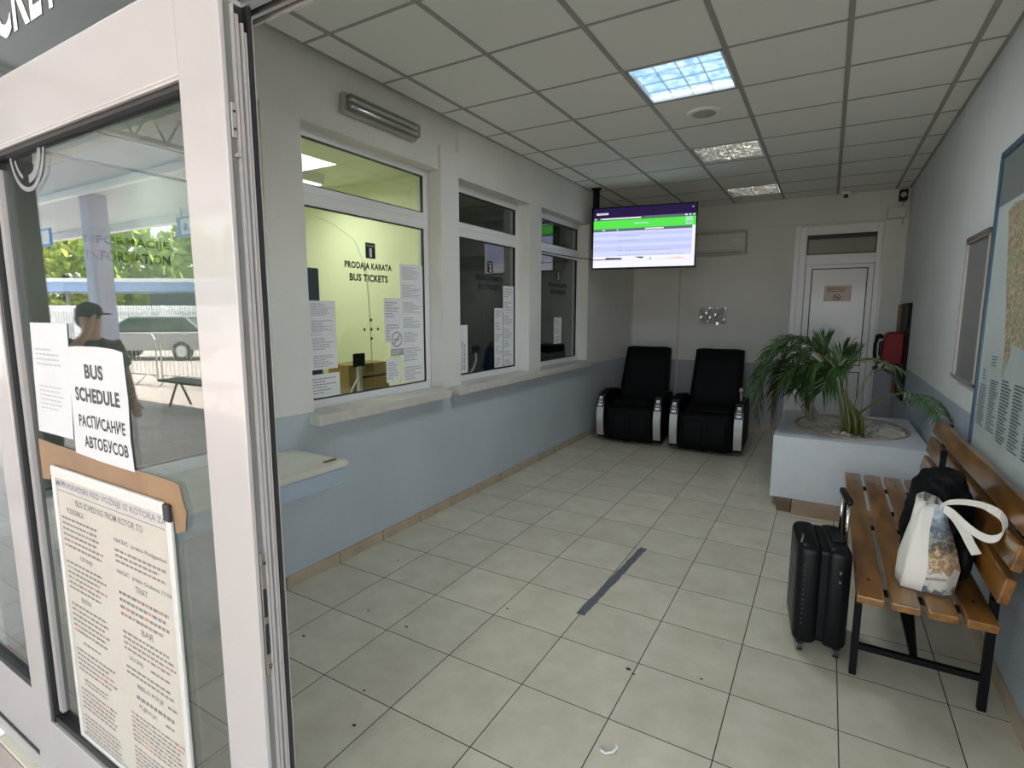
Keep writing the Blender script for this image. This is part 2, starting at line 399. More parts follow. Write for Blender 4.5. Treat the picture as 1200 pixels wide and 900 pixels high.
# windows
def window(n, y0, y1, z0, z1, zt0=2.245, zt1=2.365, fw_=.05, x0=-.19, x1=-.125):
    b = MB()
    b.box(x0, x1, y0, y0+fw_, z0, z1, .004); b.box(x0, x1, y1-fw_, y1, z0, z1, .004)
    b.box(x0, x1, y0+fw_, y1-fw_, z1-fw_, z1, .004); b.box(x0, x1, y0+fw_, y1-fw_, z0, z0+.07, .004)
    b.box(x0, x1, y0+fw_, y1-fw_, zt0, zt1, .004); b.box(x0, x1+.006, y0+fw_, y1-fw_, zt1-.05, zt1-.044)
    b.mi = 1
    yy0, yy1 = y0+fw_, y1-fw_
    for za, zb in ((z0+.07, zt0), (zt1, z1-fw_)):
        t = .007
        for q in ((yy0, yy0+t, za, zb), (yy1-t, yy1, za, zb), (yy0, yy1, za, za+t), (yy0, yy1, zb-t, zb)): b.box(-.152, x1-.006, *q)
    w = struct('window_%d' % n, b, [m_pvc, m_blk])
    g = MB(); g.box(-.153, -.147, yy0, yy1, z0+.07, zt0); g.box(-.153, -.147, yy0, yy1, zt1, z1-fw_)
    struct('pane', g, m_glassw, w); return w
wins = [window(i+1, *o, fw_=.06) for i, o in enumerate(OP)]
for (i, y0, y1, x1) in ((1, 2.09, 3.375, .10), (2, 3.49, 4.885, .10), (3, 4.90, 6.305, .10)):
    b = MB(); b.box(-.125, -.001, OP[i][0]+.001, OP[i][1]-.001, .986, 1.003)
    b.box(.001, x1, y0, y1, .94, 1.005, .004); struct('window_sill', b, m_stone, wins[i])
b = MB(); b.box(-.125, 0, .78, 1.88, .80, .812); struct('window_sill', b, m_stone, wins[0])

# lettering on the ticket windows (black vinyl, child of each window)
UY, UZ = Vector((0, 1, 0)), Vector((0, 0, 1))
def decal_num(n, yc, wi, y0, y1, yb0, yb1, mtl):
    b = MB(); x = -.1455
    b.box(x-.0006, x, yc-.046, yc+.046, 1.975, 2.08, .0)
    b.text('PRODAJA KARATA', (x, y0, 1.886), UY, UZ, y1-y0, .058, .034)
    b.text('BUS TICKETS', (x, yb0, 1.815), UY, UZ, yb1-yb0, .05, .034)
    b.mi = 1; b.text(str(n), (x+.0012, yc-(.012 if n == 1 else .019), 1.985), UY, UZ, .024 if n == 1 else .038, .06, .012); b.text('\u0160ALTER', (x+.0012, yc-.036, 2.054), UY, UZ, .072, .016)
    struct('lettering', b, [mtl, m_paper], wins[wi])
decal_num(1, 2.783, 1, 2.545, 2.99, 2.585, 2.945, m_vinyl)
decal_num(2, 4.32, 2, 4.085, 4.545, 4.125, 4.50, m_vinyl)
decal_num(3, 5.80, 3, 5.56, 6.04, 5.60, 6.0, m_vinyl)
b = MB(); x = -.1455
b.text('INFORMACIJE', (x, 1.085, 1.893), UY, UZ, .365, .046, .03); b.text('INFORMATION', (x, 1.105, 1.828), UY, UZ, .345, .046, .03)
struct('lettering', b, m_vinyl, wins[0])
b = MB()
for dy, dz in ((0, 0), (-.065, 0), (.065, 0), (0, .065), (0, -.065)): b.disc((-.1455, 2.767+dy, 1.486+dz), UY, UZ, .0105, 12)
struct('speech_holes', b, m_blk, wins[1])

# back door
b = MB(); y = YB
b.box(2.245, 2.325, y-.05, y+.01, 0, 2.70, .004); b.box(3.075, 3.135, y-.05, y+.01, 0, 2.70, .004)
b.box(2.325, 3.075, y-.05, y+.01, 2.59, 2.70, .004); b.box(2.325, 3.075, y-.05, y+.01, 2.215, 2.34, .004)
b.box(2.18, 2.245, y-.015, y, 0, 2.72, .003); b.box(3.135, 3.165, y-.015, y, 0, 2.72, .003)
d1 = struct('door_1', b, m_pvc)
b = MB()
b.box(2.33, 2.40, y-.055, y-.012, .02, 2.21, .004); b.box(3.01, 3.07, y-.055, y-.012, .02, 2.21, .004)
b.box(2.40, 3.01, y-.055, y-.012, 2.165, 2.21); b.box(2.40, 3.01, y-.055, y-.012, .02, .14); b.box(2.40, 3.01, y-.055, y-.012, .86, .94)
b.mi = 1
for q in ((2.40, 2.41, .14, 2.165), (3.0, 3.01, .14, 2.165), (2.41, 3.0, 2.155, 2.165), (2.41, 3.0, .85, .86), (2.41, 3.0, .94, .95), (2.41, 3.0, .14, .15)): b.box(q[0], q[1], y-.052, y-.012, q[2], q[3])
lf = struct('door_leaf', b, [m_pvc, m_blk], d1)
b = MB(); b.box(2.41, 3.0, y-.040, y-.02, .15, .85); b.box(2.41, 3.0, y-.040, y-.02, .95, 2.155); struct('door_panel', b, mat('door_panel_white', (.72, .72, .70), .3, coat=.2), d1)
b = MB(); b.box(2.345, 2.385, y-.065, y-.055, 1.08, 1.28, .003); b.tube([(2.365, y-.06, 1.22), (2.365, y-.11, 1.22), (2.38, y-.115, 1.22), (2.50, y-.115, 1.22)], .01, 8); b.cyl((2.365, y-.06, 1.12), (2.365, y-.07, 1.12), .012)
struct('door_handle', b, m_alu, d1)
b = MB(); b.box(2.325, 3.075, y-.02, y-.012, 2.34, 2.59); b.mi = 1; b.box(2.345, 3.06, y-.03, y-.02, 2.36, 2.53, .003); b.mi = 2; b.box(2.325, 3.075, y-.028, y-.02, 2.54, 2.59)
struct('transom_pane', b, [mat('transom_dark', (.10, .09, .08), .4), mat('transom_brown', (.22, .20, .17), .35), m_blk], d1)

# ================================================================== sliding entrance door (leaf), sidelight, transom
YF = .60
b = MB()
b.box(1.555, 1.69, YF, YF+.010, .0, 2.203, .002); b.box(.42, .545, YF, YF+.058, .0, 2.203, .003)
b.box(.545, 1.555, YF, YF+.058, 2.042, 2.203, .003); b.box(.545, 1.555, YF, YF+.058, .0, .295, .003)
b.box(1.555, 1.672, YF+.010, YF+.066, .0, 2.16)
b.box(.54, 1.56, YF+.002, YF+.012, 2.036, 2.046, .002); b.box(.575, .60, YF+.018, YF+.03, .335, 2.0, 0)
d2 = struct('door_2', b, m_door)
b = MB(); b.box(1.672, 1.687, YF+.0105, YF+.0225, .02, 2.15); b.mi = 1
for k, (a, c, xx) in enumerate(((.0225, .027, 1.692), (.031, .038, 1.688), (.042, .046, 1.690), (.049, .0535, 1.687))): b.box(1.672, xx, YF+a, YF+c, .02, 2.14-.012*k)
b.mi = 2; b.box(1.672, 1.69, YF+.0545, YF+.0625, .02, 2.15); b.mi = 1; b.box(1.672, 1.688, YF+.063, YF+.066, .02, 2.135)
b.mi = 2; b.box(1.6725, 1.6745, YF+.0226, YF+.063, .02, 2.15)
struct('edge_profile', b, [mat('channel_grey', (.13, .13, .12), .5), m_door, m_blk], d2)
b = MB(); t = .022
b.box(.545, .565, YF+.006, YF+.05, .295, 2.042); b.box(1.549, 1.555, YF+.012, YF+.05, .295, 2.042); b.box(.545, 1.555, YF+.012, YF+.05, 2.026, 2.042); b.box(.545, 1.555, YF+.01, YF+.05, .295, .315)
struct('gasket', b, m_blk, d2)
b = MB(); b.box(.565, 1.549, YF+.028, YF+.034, .315, 2.026); struct('pane', b, m_glassd, d2)
b = MB(); x = 1.689; b.box(x-.004, x+.002, YF+.0115, YF+.0222, .875, 1.135, .001); b.mi = 1; b.box(x, x+.0034, YF+.0135, YF+.0205, .92, .985); b.box(x, x+.003, YF+.0135, YF+.0205, 1.0, 1.06)
b.mi = 0; b.cyl((x, YF+.017, 1.115), (x+.006, YF+.017, 1.115), .005); b.cyl((x, YF+.017, .892), (x+.006, YF+.017, .892), .005); b.mi = 1; b.cyl((x+.005, YF+.017, 1.115), (x+.0065, YF+.017, 1.115), .0028); b.cyl((x+.005, YF+.017, .892), (x+.0065, YF+.017, .892), .0028)
struct('lock_plate', b, [mat('lock_bronze', (.30, .275, .235), .4, metal=.7), m_blk], d2)
b = MB(); b.box(x-.004, x+.002, YF+.0115, YF+.0215, 1.915, 1.975, .001); b.cyl((x, YF+.017, 1.885), (x+.012, YF+.017, 1.885), .004); b.mi = 1
for z in (1.93, 1.96): b.cyl((x+.001, YF+.017, z), (x+.003, YF+.017, z), .0025)
struct('top_catch', b, [m_alud, m_blk], d2)
# fixed sidelight beside it
b = MB(); y = YF+.02
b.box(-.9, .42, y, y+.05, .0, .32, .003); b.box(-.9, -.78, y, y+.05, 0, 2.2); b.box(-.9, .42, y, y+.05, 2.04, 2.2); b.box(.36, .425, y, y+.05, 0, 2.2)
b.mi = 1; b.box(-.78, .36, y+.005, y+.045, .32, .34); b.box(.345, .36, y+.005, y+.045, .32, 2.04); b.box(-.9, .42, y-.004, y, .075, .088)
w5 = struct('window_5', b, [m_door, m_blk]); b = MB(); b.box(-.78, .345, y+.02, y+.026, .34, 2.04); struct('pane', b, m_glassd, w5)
# transom above
b = MB(); b.box(-.9, XR, YF+.03, YF+.055, 2.20, 3.1); w6 = struct('window_6', b, m_film)
b = MB(); b.text('TICKETS', (.534, YF+.0285, 2.312), (1, 0, 0), UZ, .58, .19, .012); struct('lettering', b, m_paper, w6)
b = MB(); b.box(-.95, XR+.3, YF+.03, YF+.2, 3.1, 3.45); struct('wall_facade', b, m_white)

# ================================================================== papers and signs
def lines(b, o, u, v, w, h, rows, rng=(.55, 1), th=.42, mi=1, seg=6, x0=0.0):
    """rows of unreadable small print"""
    o, u, v = Vector(o), Vector(u), Vector(v); old = b.mi; b.mi = mi
    for i in range(rows):
        z = h*(1-(i+.5)/rows); L_ = w*random.uniform(*rng); x = x0*w
        while x < L_:
            ww = min(random.uniform(.05, .16)*w, L_-x)
            t = h/rows*th
            b.quad(o+u*x+v*(z-t/2), o+u*(x+ww)+v*(z-t/2), o+u*(x+ww)+v*(z+t/2), o+u*x+v*(z+t/2)); x += ww+.025*w
    b.mi = old
def notice(label, y0, y1, z0, z1, rows, x=-.142, blocks=1, group=None, m=None, vertical=False):
    b = MB(); b.box(x-.0008, x, y0, y1, z0, z1); w, h = y1-y0, z1-z0
    if vertical: lines(b, (x+.0005, y1-.12*w, z0+.06*h), UZ, -UY, .88*h, .76*w, rows, (.5, .95), .5)
    else:
        for k in range(blocks):
            bh = h/blocks; lines(b, (x+.0005, y0+.1*w, z0+bh*(blocks-1-k)+.12*bh), UY, UZ, .8*w, bh*.74, rows, (.45, 1))
    return tag(b.build('paper_notice', [m or m_paper, m_inkg]), label, 'paper', group)
notice('upper white notice of the tall pair beside the blue monitor', 2.235, 2.447, 1.465, 1.677, 9, blocks=2)
notice('lower white notice of the tall pair beside the blue monitor', 2.240, 2.450, 1.243, 1.463, 6, blocks=2)
notice('wide white notice in the bottom corner of the lit ticket window under the tall pair', 2.215, 2.462, 1.066, 1.214, 6)
notice('topmost white notice in the column along the far edge of the lit ticket window', 3.07, 3.33, 1.70, 1.963, 8, blocks=2)
notice('middle white notice in the column along the far edge of the lit ticket window', 3.075, 3.33, 1.36, 1.698, 6, blocks=3)
notice('lowest white notice in the column along the far edge of the lit ticket window', 3.075, 3.33, 1.07, 1.358, 6, blocks=2)
notice('white notice behind the no smoking sign in the lit ticket window', 2.894, 3.07, 1.38, 1.708, 6, blocks=2)
notice('small white card notice below the no smoking sign of the lit ticket window', 2.90, 3.045, 1.09, 1.268, 7, x=-.139)
notice('white notice with large upright lines in the near corner of the middle ticket window', 3.70, 3.936, 1.07, 1.494, 5, vertical=True)
notice('long narrow white notice in the middle ticket window, nearest to its middle', 4.385, 4.54, 1.07, 1.646, 5, blocks=5)
notice('topmost white notice at the far edge of the middle ticket window', 4.545, 4.75, 1.60, 1.862, 4, blocks=2)
notice('middle white notice at the far edge of the middle ticket window', 4.55, 4.75, 1.33, 1.598, 5, blocks=2)
notice('lowest white notice at the far edge of the middle ticket window', 4.55, 4.75, 1.07, 1.328, 5, blocks=3)
notice('single narrow white notice on the dark pane of the farthest ticket window', 5.69, 5.895, 1.237, 1.546, 5, blocks=3)
# no smoking sign, window 1
b = MB(); b.box(-.1395, -.1385, 2.946, 3.086, 1.284, 1.475); b.mi = 1; b.box(-.138, -.1376, 2.946, 3.086, 1.284, 1.335)
b.disc((-.1375, 3.016, 1.405), UY, UZ, .058, 28, .047)
o = Vector((-.1373, 3.016, 1.405)); e1 = (UY+UZ).normalized(); e2 = (UZ-UY).normalized()
b.quad(o-e1*.05-e2*.006, o+e1*.05-e2*.006, o+e1*.05+e2*.006, o-e1*.05+e2*.006)
b.quad(o+UY*-.035+UZ*-.006, o+UY*.03+UZ*-.006, o+UY*.03+UZ*.006, o+UY*-.035+UZ*.006)
b.mi = 0; lines(b, (-.1374, 2.958, 1.292), UY, UZ, .116, .036, 3, (.6, 1), .4, 0)
tag(b.build('no_smoking_sign', [m_paper, m_inkg]), 'grey and white no smoking sign stuck on the lit ticket window', 'sign')

# papers on the entrance door
UX = Vector((1, 0, 0)); yd = YF+.0268
def sheet(b, pts, y=yd):
    b.prism([(x, y, z) for x, z in pts], (0, -.0008, 0))
b = MB(); sheet(b, [(.674, 1.577), (.907, 1.577), (.895, 1.44), (.873, 1.262), (.651, 1.262), (.66, 1.42)])
lines(b, (.69, yd-.0013, 1.455), UX, UZ, .17, .055, 4, (.5, 1), .4); lines(b, (.69, yd-.0013, 1.33), UX, UZ, .17, .075, 6, (.6, 1), .4)
tag(b.build('paper_notice', [m_papero, m_inkg]), 'plain white page of small print taped on the entrance door beside the bus schedule sheet', 'paper')
b = MB(); sheet(b, [(.885, 1.515), (.95, 1.519), (1.06, 1.521), (1.145, 1.518), (1.190, 1.512), (1.196, 1.40), (1.189, 1.30), (1.195, 1.221), (1.04, 1.222), (.884, 1.228), (.893, 1.38)], yd-.0012)
b.mi = 1; yt = yd-.0026
b.text('BUS', (.985, yt, 1.437), UX, UZ, .098, .038, .03); b.text('SCHEDULE', (.92, yt, 1.375), UX, UZ, .235, .038, .03)
b.text('PAC\u041f\u0418CAH\u0418E', (.925, yt, 1.307), UX, UZ, .245, .034, .018); b.text('ABTO\u0411\u0423COB', (.945, yt, 1.252), UX, UZ, .23, .034, .018)
tag(b.build('schedule_sign', [m_papero, m_vinyl]), 'white sheet reading BUS SCHEDULE in Latin and Cyrillic letters on the entrance door', 'sign')
b = MB(); sheet(b, [(.638, 1.237), (.75, 1.233), (.95, 1.230), (1.10, 1.227), (1.33, 1.226), (1.389, 1.222), (1.396, 1.19), (1.410, 1.16), (1.400, 1.115), (1.36, 1.10), (1.352, 1.16), (1.1, 1.160), (.8, 1.155), (.70, 1.150), (.69, 1.12), (.637, 1.115)], yd-.0002)
tag(b.build('parcel_tape', m_tape), 'strip of brown parcel tape above the timetable on the entrance door', 'tape')
# timetable in a snap frame
px0, px1, pz0, pz1 = .722, 1.355, .318, 1.172
tt = thing('timetable_poster', 'framed bus timetable with blue heading hung on the entrance door glass', 'poster', ((px0+px1)/2, yd, pz0))
b = MB(); b.box(px0+.012, px1-.02, yd-.004, yd-.002, pz0+.01, pz1-.03)
yt = yd-.0045; X0 = px0+.03
b.mi = 2; b.text('ME\u0110UGRADSKI RED VO\u017dNJE IZ KOTORA ZA', (X0-.012, yt, 1.108), UX, UZ, .585, .026, .006); b.quad((X0-.012, yt, 1.1), (1.32, yt, 1.1), (1.32, yt, 1.102), (X0-.012, yt, 1.102))
b.mi = 1; b.text('BUS SCHEDULE FROM KOTOR TO', (X0+.1, yt, 1.070), UX, UZ, .36, .018, .008)
def head(s, x, z, w, h=.016): b.mi = 1; b.text(s, (x, yt, z), UX, UZ, w, h, .01)
def para(x, z1, z0, w, rows, red=.12):
    for i in range(rows):
        zz = z1-(z1-z0)*(i+.5)/rows; t = (z1-z0)/rows*.42; xx = x; L_ = x+w*random.uniform(.8, 1)
        while xx < L_:
            ww = min(random.uniform(.012, .024), L_-xx); b.mi = 3 if random.random() < red else 1
            b.quad((xx, yt, zz-t/2), (xx+ww, yt, zz-t/2), (xx+ww, yt, zz+t/2), (xx, yt, zz+t/2)); xx += ww+.0045
CL, CR = X0, px0+.335
head('PODGORICA', CL+.04, 1.040, .10); para(CL, 1.03, .93, .24, 6)
head('CETINJE', CL+.09, .905, .075); para(CL, .895, .80, .24, 6)
head('BUDVA', CL+.07, .775, .06); para(CL, .765, .665, .24, 6)
para(CL+.05, .65, .635, .12, 1, 0); para(CL, .62, .54, .24, 5); para(CL+.03, .525, .50, .15, 2, 0); para(CL, .49, .415, .24, 5); para(CL, .40, .33, .24, 5)
head('NIK\u0160I\u0106  preko Podgorice', CR+.0, 1.012, .255, .018); para(CR, 1.0, .955, .26, 3, .1)
head('NIK\u0160I\u0106  preko Grahova 17:00', CR, .925, .265, .018); head('TIVAT', CR+.09, .897, .06, .018); para(CR, .885, .805, .26, 4, .25)
head('BAR', CR+.10, .782, .06, .018); para(CR, .772, .71, .26, 4, .05); head('ULCINJ', CR+.02, .685, .07); para(CR+.13, .70, .685, .11, 1, 0); para(CR, .672, .64, .27, 2, 0)
head('BIJELO POLJE', CR+.05, .612, .13); para(CR+.2, .628, .612, .05, 1, 0); para(CR+.04, .60, .575, .2, 1, 0); head('PLJEVLJA', CR+.05, .553, .09); para(CR+.18, .57, .553, .05, 1, 0)
para(CR, .535, .44, .27, 7, .25); para(CR, .43, .34, .27, 7, .1)
b.build('printed_sheet', [m_paper2, mat('timetable_ink', (.17, .16, .15), .8), mat('timetable_blue', (.15, .18, .27), .8), mat('timetable_red', (.34, .19, .16), .8)], tt)
b = MB(); b.box(px0, px0+.016, yd-.010, yd, pz0, pz1-.01, .003); b.box(px1-.022, px1-.002, yd-.010, yd, pz0, pz1-.045, .003); b.box(px0+.005, px1-.03, yd-.012, yd, pz1-.034, pz1, .005); b.box(px0, px1, yd-.010, yd, pz0-.012, pz0+.008, .003)
b.build('snap_frame', mat('frame_silver', (.60, .60, .57), .35, metal=.3), tt)
b = MB(); b.box(px1-.03, px1-.005, yd-.011, yd, pz1-.045, pz1-.004, .004); b.build('corner_cap', m_blk, tt)
# round sticker at the door's top corner
b = MB(); c = Vector((.775, yd, 2.035)); 
def arc(r1, r0, a0, a1, n=16):
    for i in range(n):
        a, d = a0+(a1-a0)*i/n, a0+(a1-a0)*(i+1)/n
        if c.z+max(math.sin(a), math.sin(d))*r1 > 2.025: continue
        P = lambda r, q: c+UX*math.cos(q)*r+UZ*math.sin(q)*r
        b.quad(P(r0, a), P(r1, a), P(r1, d), P(r0, d))
arc(.112, .10, PI, 2*PI, 24); arc(.09, .07, 1.5*PI, 1.95*PI); arc(.085, .075, 1.1*PI, 1.35*PI)
tag(b.build('round_sticker', mat('sticker_grey', (.16, .17, .17), .5)), 'round grey sticker cut off by the top frame of the entrance door', 'sticker')

# ================================================================== counter under the information window
t_ = thing('service_counter', 'pale slab counter on a blue grey apron below the information window', 'counter', (.25, 1.3, .60))
b = MB(); b.box(.001, .47, .72, 1.955, .795, .825, .005); b.build('counter_top', m_counter, t_)
b = MB(); b.box(.001, .462, .72, 1.94, .70, .795, .008); b.build('apron', m_bluegrey, t_)
b = MB(); b.box(.013, .12, .72, 1.45, .0, .70); b.build('support', mat('scuffed_white', (.62, .62, .59), .6, var=.35, vscale=5), t_)
b = MB(); b.box(.39, .41, 1.85, 1.93, .825, .832, .003); tag(b.build('pen', m_tape), 'brown stub of a pen on the counter corner', 'pen')

# ================================================================== ceiling lights
m_louv = mat('louver_aluminium', (.92, .92, .92), .14, metal=1, bump=.7, bscale=30, bdist=.02, stretch=(.3, 1, 1))
def lit_mat():
    m, N, L = newmat('lit_prismatic_panel'); bs = N['Principled BSDF']; bs.inputs['Base Color'].default_value = (.8, .85, .9, 1); bs.inputs['Roughness'].default_value = .3
    g = N.new('ShaderNodeNewGeometry'); n = N.new('ShaderNodeTexNoise'); n.inputs['Scale'].default_value = 22; n.inputs['Detail'].default_value = 4; L.new(g.outputs['Position'], n.inputs[0])
    r = N.new('ShaderNodeValToRGB'); r.color_ramp.elements[0].position = .36; r.color_ramp.elements[0].color = (.13, .36, .85, 1); r.color_ramp.elements[1].position = .66; r.color_ramp.elements[1].color = (.62, .92, 1, 1)
    L.new(n.outputs[0], r.inputs[0]); L.new(r.outputs[0], bs.inputs['Emission Color']); bs.inputs['Emission Strength'].default_value = .60
    return m
m_litp = lit_mat(); m_tubeon = emit('lit_tube', (.82, .93, 1), LAMP_E, (.8, .8, .8))
m_lv = mat('louver_blue_white', (.75, .86, .95), .4)
def ceiling_light(ci, cj, lit, label):
    x0, x1 = .2216+.6*ci+.02, .2216+.6*(ci+1)-.02; y0, y1 = 2.166+.6138*cj+.014, 2.166+.6138*(cj+1)-.014
    r = thing('ceiling_light', label, 'lamp', ((x0+x1)/2, (y0+y1)/2, H), 'recessed square ceiling lights')
    b = MB(); z = H
    for q in ((x0, x0+.012, y0, y1), (x1-.012, x1, y0, y1), (x0, x1, y0, y0+.012), (x0, x1, y1-.012, y1)): b.box(*q, z-.002, z+.085)
    b.box(x0, x1, y0, y1, z+.085, z+.09); b.build('housing', m_pvc, r)
    b = MB()
    if lit:
        for k in range(1, 4): b.box(x0+.012+(x1-x0-.024)*k/4-.002, x0+.012+(x1-x0-.024)*k/4+.002, y0+.012, y1-.012, z+.012, z+.0298)
        for k in range(1, 4): b.box(x0+.012, x1-.012, y0+(y1-y0)*k/4-.0015, y0+(y1-y0)*k/4+.0015, z+.012, z+.022)
        b.build('louver', m_lv, r)
        b = MB(); b.box(x0+.012, x1-.012, y0+.012, y1-.012, z+.03, z+.034); b.build('diffuser', m_litp, r)
        b = MB(); b.box(x0+.012, x1-.012, y0+.012, y0+.055, z+.022, z+.0299); b.build('fluorescent_tube', m_tubeon, r)
        b = MB(); b.box(x0+.012, x1-.012, y1-.035, y1-.012, z+.022, z+.0299); b.build('fluorescent_tube', m_tubeon, r)
    else:
        for k in range(1, 4): b.box(x0+.012+(x1-x0-.024)*k/4-.003, x0+.012+(x1-x0-.024)*k/4+.003, y0+.012, y1-.012, z+.001, z+.05, 0)
        for k in range(1, 9):
            yy = y0+(y1-y0)*k/9; b.prism([(x0+.012, yy-.014, z+.05), (x0+.012, yy+.010, z+.05), (x0+.012, yy+.005, z+.004)], (x1-x0-.024, 0, 0))
        b.build('louver', m_louv, r)
        b = MB(); b.box(x0+.012, x1-.012, y0+.012, y1-.012, z+.08, z+.084); b.build('reflector', m_louv, r)
        for k in range(4):
            b = MB(); xx = x0+(x1-x0)*(k+.5)/4; b.cyl((xx, y0+.03, z+.062), (xx, y1-.03, z+.062), .009, n=8); b.build('fluorescent_tube', m_pvc, r)
    return r
ceiling_light(2, 2, True, 'lit square ceiling light glowing bluish white')
ceiling_light(2, 5, False, 'unlit square louvred ceiling light next behind the round ceiling disc')
ceiling_light(2, 8, False, 'unlit square louvred ceiling light close to the back wall')
la = bpy.data.lights.new('panel_light', 'AREA'); la.shape = 'SQUARE'; la.size = .54; la.energy = 10; la.color = (.88, .95, 1)
lo = bpy.data.objects.new('panel_light', la); sc.collection.objects.link(lo); lo.location = (1.7216, 3.70, H-.004)
t_ = thing('ceiling_speaker', 'round flat white disc in the ceiling between lit and unlit lights', 'ceiling speaker', (1.722, 4.36, H-.02))
b = MB(); b.smooth = False; b.cyl((1.722, 4.36, H-.012), (1.722, 4.36, H), .115, .125, 32); b.build('rim', m_ceil, t_)
b = MB(); b.cyl((1.722, 4.36, H-.02), (1.722, 4.36, H-.012), .06, .085, 24); b.cyl((1.722, 4.36, H-.026), (1.722, 4.36, H-.02), .02, .02, 16); b.build('centre_cap', m_tbar, t_)

# wall lamp over window 1
t_ = thing('emergency_lamp', 'long grey twin tube lamp mounted on the wall above the lit ticket window', 'lamp', (.02, 2.77, 2.81))
b = MB(); b.box(-.027, .02, 2.44, 3.115, 2.805, 2.925, .012); b.build('housing', mat('lamp_grey', (.40, .39, .36), .5), t_)
b = MB(); b.smooth = True; b.box(.018, .065, 2.45, 3.105, 2.815, 2.915, .02, 3); b.build('cover', glass('lamp_cover', (.72, .72, .68), .08), t_)
for z in (2.845, 2.885):
    b = MB(); b.cyl((.038, 2.49, z), (.038, 3.08, z), .013); b.build('tube', m_pvc, t_)
    b = MB(); b.cyl((.038, 2.465, z), (.038, 2.49, z), .016); b.build('socket', m_alu, t_)

# ================================================================== television
W_, H_ = 1.19, .72
tv = thing('television', 'wall television showing a green headed web page, hung from the ceiling corner', 'television', (0, 0, 0))
b = MB(); b.box(-W_/2, W_/2, .0, .035, 0, H_, .004); b.box(-W_/2+.12, W_/2-.12, .035, .07, .1, H_-.15, .01)
b.build('case', m_plast, tv)
def smat(n, c, s=1.0):
    m = emit(n, c, s*.55); m.node_tree.nodes['Principled BSDF'].inputs['Specular IOR Level'].default_value = .12; return m
S = [smat('screen_lilac', (.62, .66, .95), 1.05), smat('screen_purple', (.016, .006, .055), 1), smat('screen_green', (.10, .78, .08), 1.0), smat('screen_slate', (.10, .16, .17), 1), smat('screen_white', (.95, .95, 1), 1.0),
     smat('screen_row', (.53, .57, .88), 1.05), smat('screen_line', (.33, .37, .55), 1), smat('screen_pale', (.85, .85, 1), 1.05), smat('screen_mint', (.35, .8, .45), 1), smat('screen_peach', (.85, .66, .45), 1), smat('screen_dark', (.06, .06, .10), 1)]
b = MB(); sw, sh = W_-.03, H_-.035
SX0, SZ0 = -sw/2, .02
def R_(u0, u1, v0, v1, mi, d=0):
    b.mi = mi; y_ = -.0008-d*.0004
    b.quad((SX0+u0*sw, y_, SZ0+v0*sh), (SX0+u1*sw, y_, SZ0+v0*sh), (SX0+u1*sw, y_, SZ0+v1*sh), (SX0+u0*sw, y_, SZ0+v1*sh))
R_(0, 1, 0, 1, 0)
R_(0, 1, .80, 1, 1, 1); R_(0, .5, .80, .845, 10, 2); R_(.5, 1, .805, .845, 3, 2); R_(0, 1, .655, .80, 2, 2); R_(0, .97, .61, .655, 3, 2); R_(.905, .97, .675, .80, 8, 3)
R_(.03, .15, .895, .925, 4, 3); R_(.05, .14, .902, .916, 6, 4); R_(.09, .48, .815, .835, 4, 3); R_(.01, .03, .815, .835, 4, 3); R_(.07, .085, .815, .835, 4, 3); R_(.9, .92, .815, .838, 4, 3); R_(.94, .955, .815, .838, 4, 3); R_(.975, .99, .815, .838, 4, 3); R_(.965, .975, .94, .955, 4, 3)
R_(.41, .55, .72, .745, 8, 3); R_(.09, .12, .625, .64, 4, 3); R_(.24, .25, .62, .645, 4, 3); R_(.52, .70, .625, .645, 4, 3); R_(.92, .965, .71, .72, 3, 4)
for v in (.40, .28): R_(0, .97, v, v+.07, 5, 1)
R_(0, .97, .53, .58, 5, 1)
for u0, u1, v in ((.25, .45, .445), (.02, .06, .455), (.02, .07, .34), (.25, .29, .345), (.25, .47, .52), (.33, .79, .275), (.25, .3, .28), (.25, .56, .2), (.57, .9, .2)):
    x = u0
    while x < u1-.005: R_(x, min(x+.022, u1), v, v+.01, 6, 2); x += .03
R_(0, 1, .0, .115, 7, 1); R_(0, .16, 0, .02, 4, 2); R_(.97, 1, .0, .655, 7, 1)
R_(0, .97, .118, .19, 7, 1)
b.mi = 10; P = lambda u, v: (SX0+u*sw, -.0016, SZ0+v*sh)
b.quad(P(.0, .13), P(.30, .13), P(.30, .14), P(.0, .145)); b.quad(P(.13, .14), P(.28, .13), P(.30, .16), P(.13, .17)); b.quad(P(.42, .175), P(.52, .172), P(.50, .145), P(.47, .15)); b.quad(P(.56, .12), P(.585, .125), P(.59, .17), P(.575, .13))
b.mi = 9; b.quad(P(.69, .125), P(.93, .125), P(.88, .145), P(.85, .155))
b.build('screen', S, tv)
b = MB(); b.box(-W_/2-.02, -W_/2+.06, .04, .10, .25, H_+.02, .008); b.cyl((-W_/2+.02, .09, H_-.05), (-W_/2+.02, .09, .963), .04, n=12); b.box(-W_/2-.04, -W_/2+.08, .03, .15, .957, .9635, .003); b.box(-W_/2+.07, .1, .05, .075, .45, .52)
b.build('ceiling_mount', m_iron, tv)
tv.location = (.695, 6.30, 2.117); tv.rotation_euler = (0, 0, math.atan2(.2, 1.17))
b = MB(); b.tube([(-.122, 5.1, 2.27), (-.10, 5.6, 2.262), (-.05, 6.1, 2.26), (.02, 6.40, 2.26), (.13, 6.36, 2.26), (.2, 6.30, 2.26)], .005, 6)
tag(b.build('cable', m_iron), 'thin black cable running across the farthest ticket window to the television', 'cable')

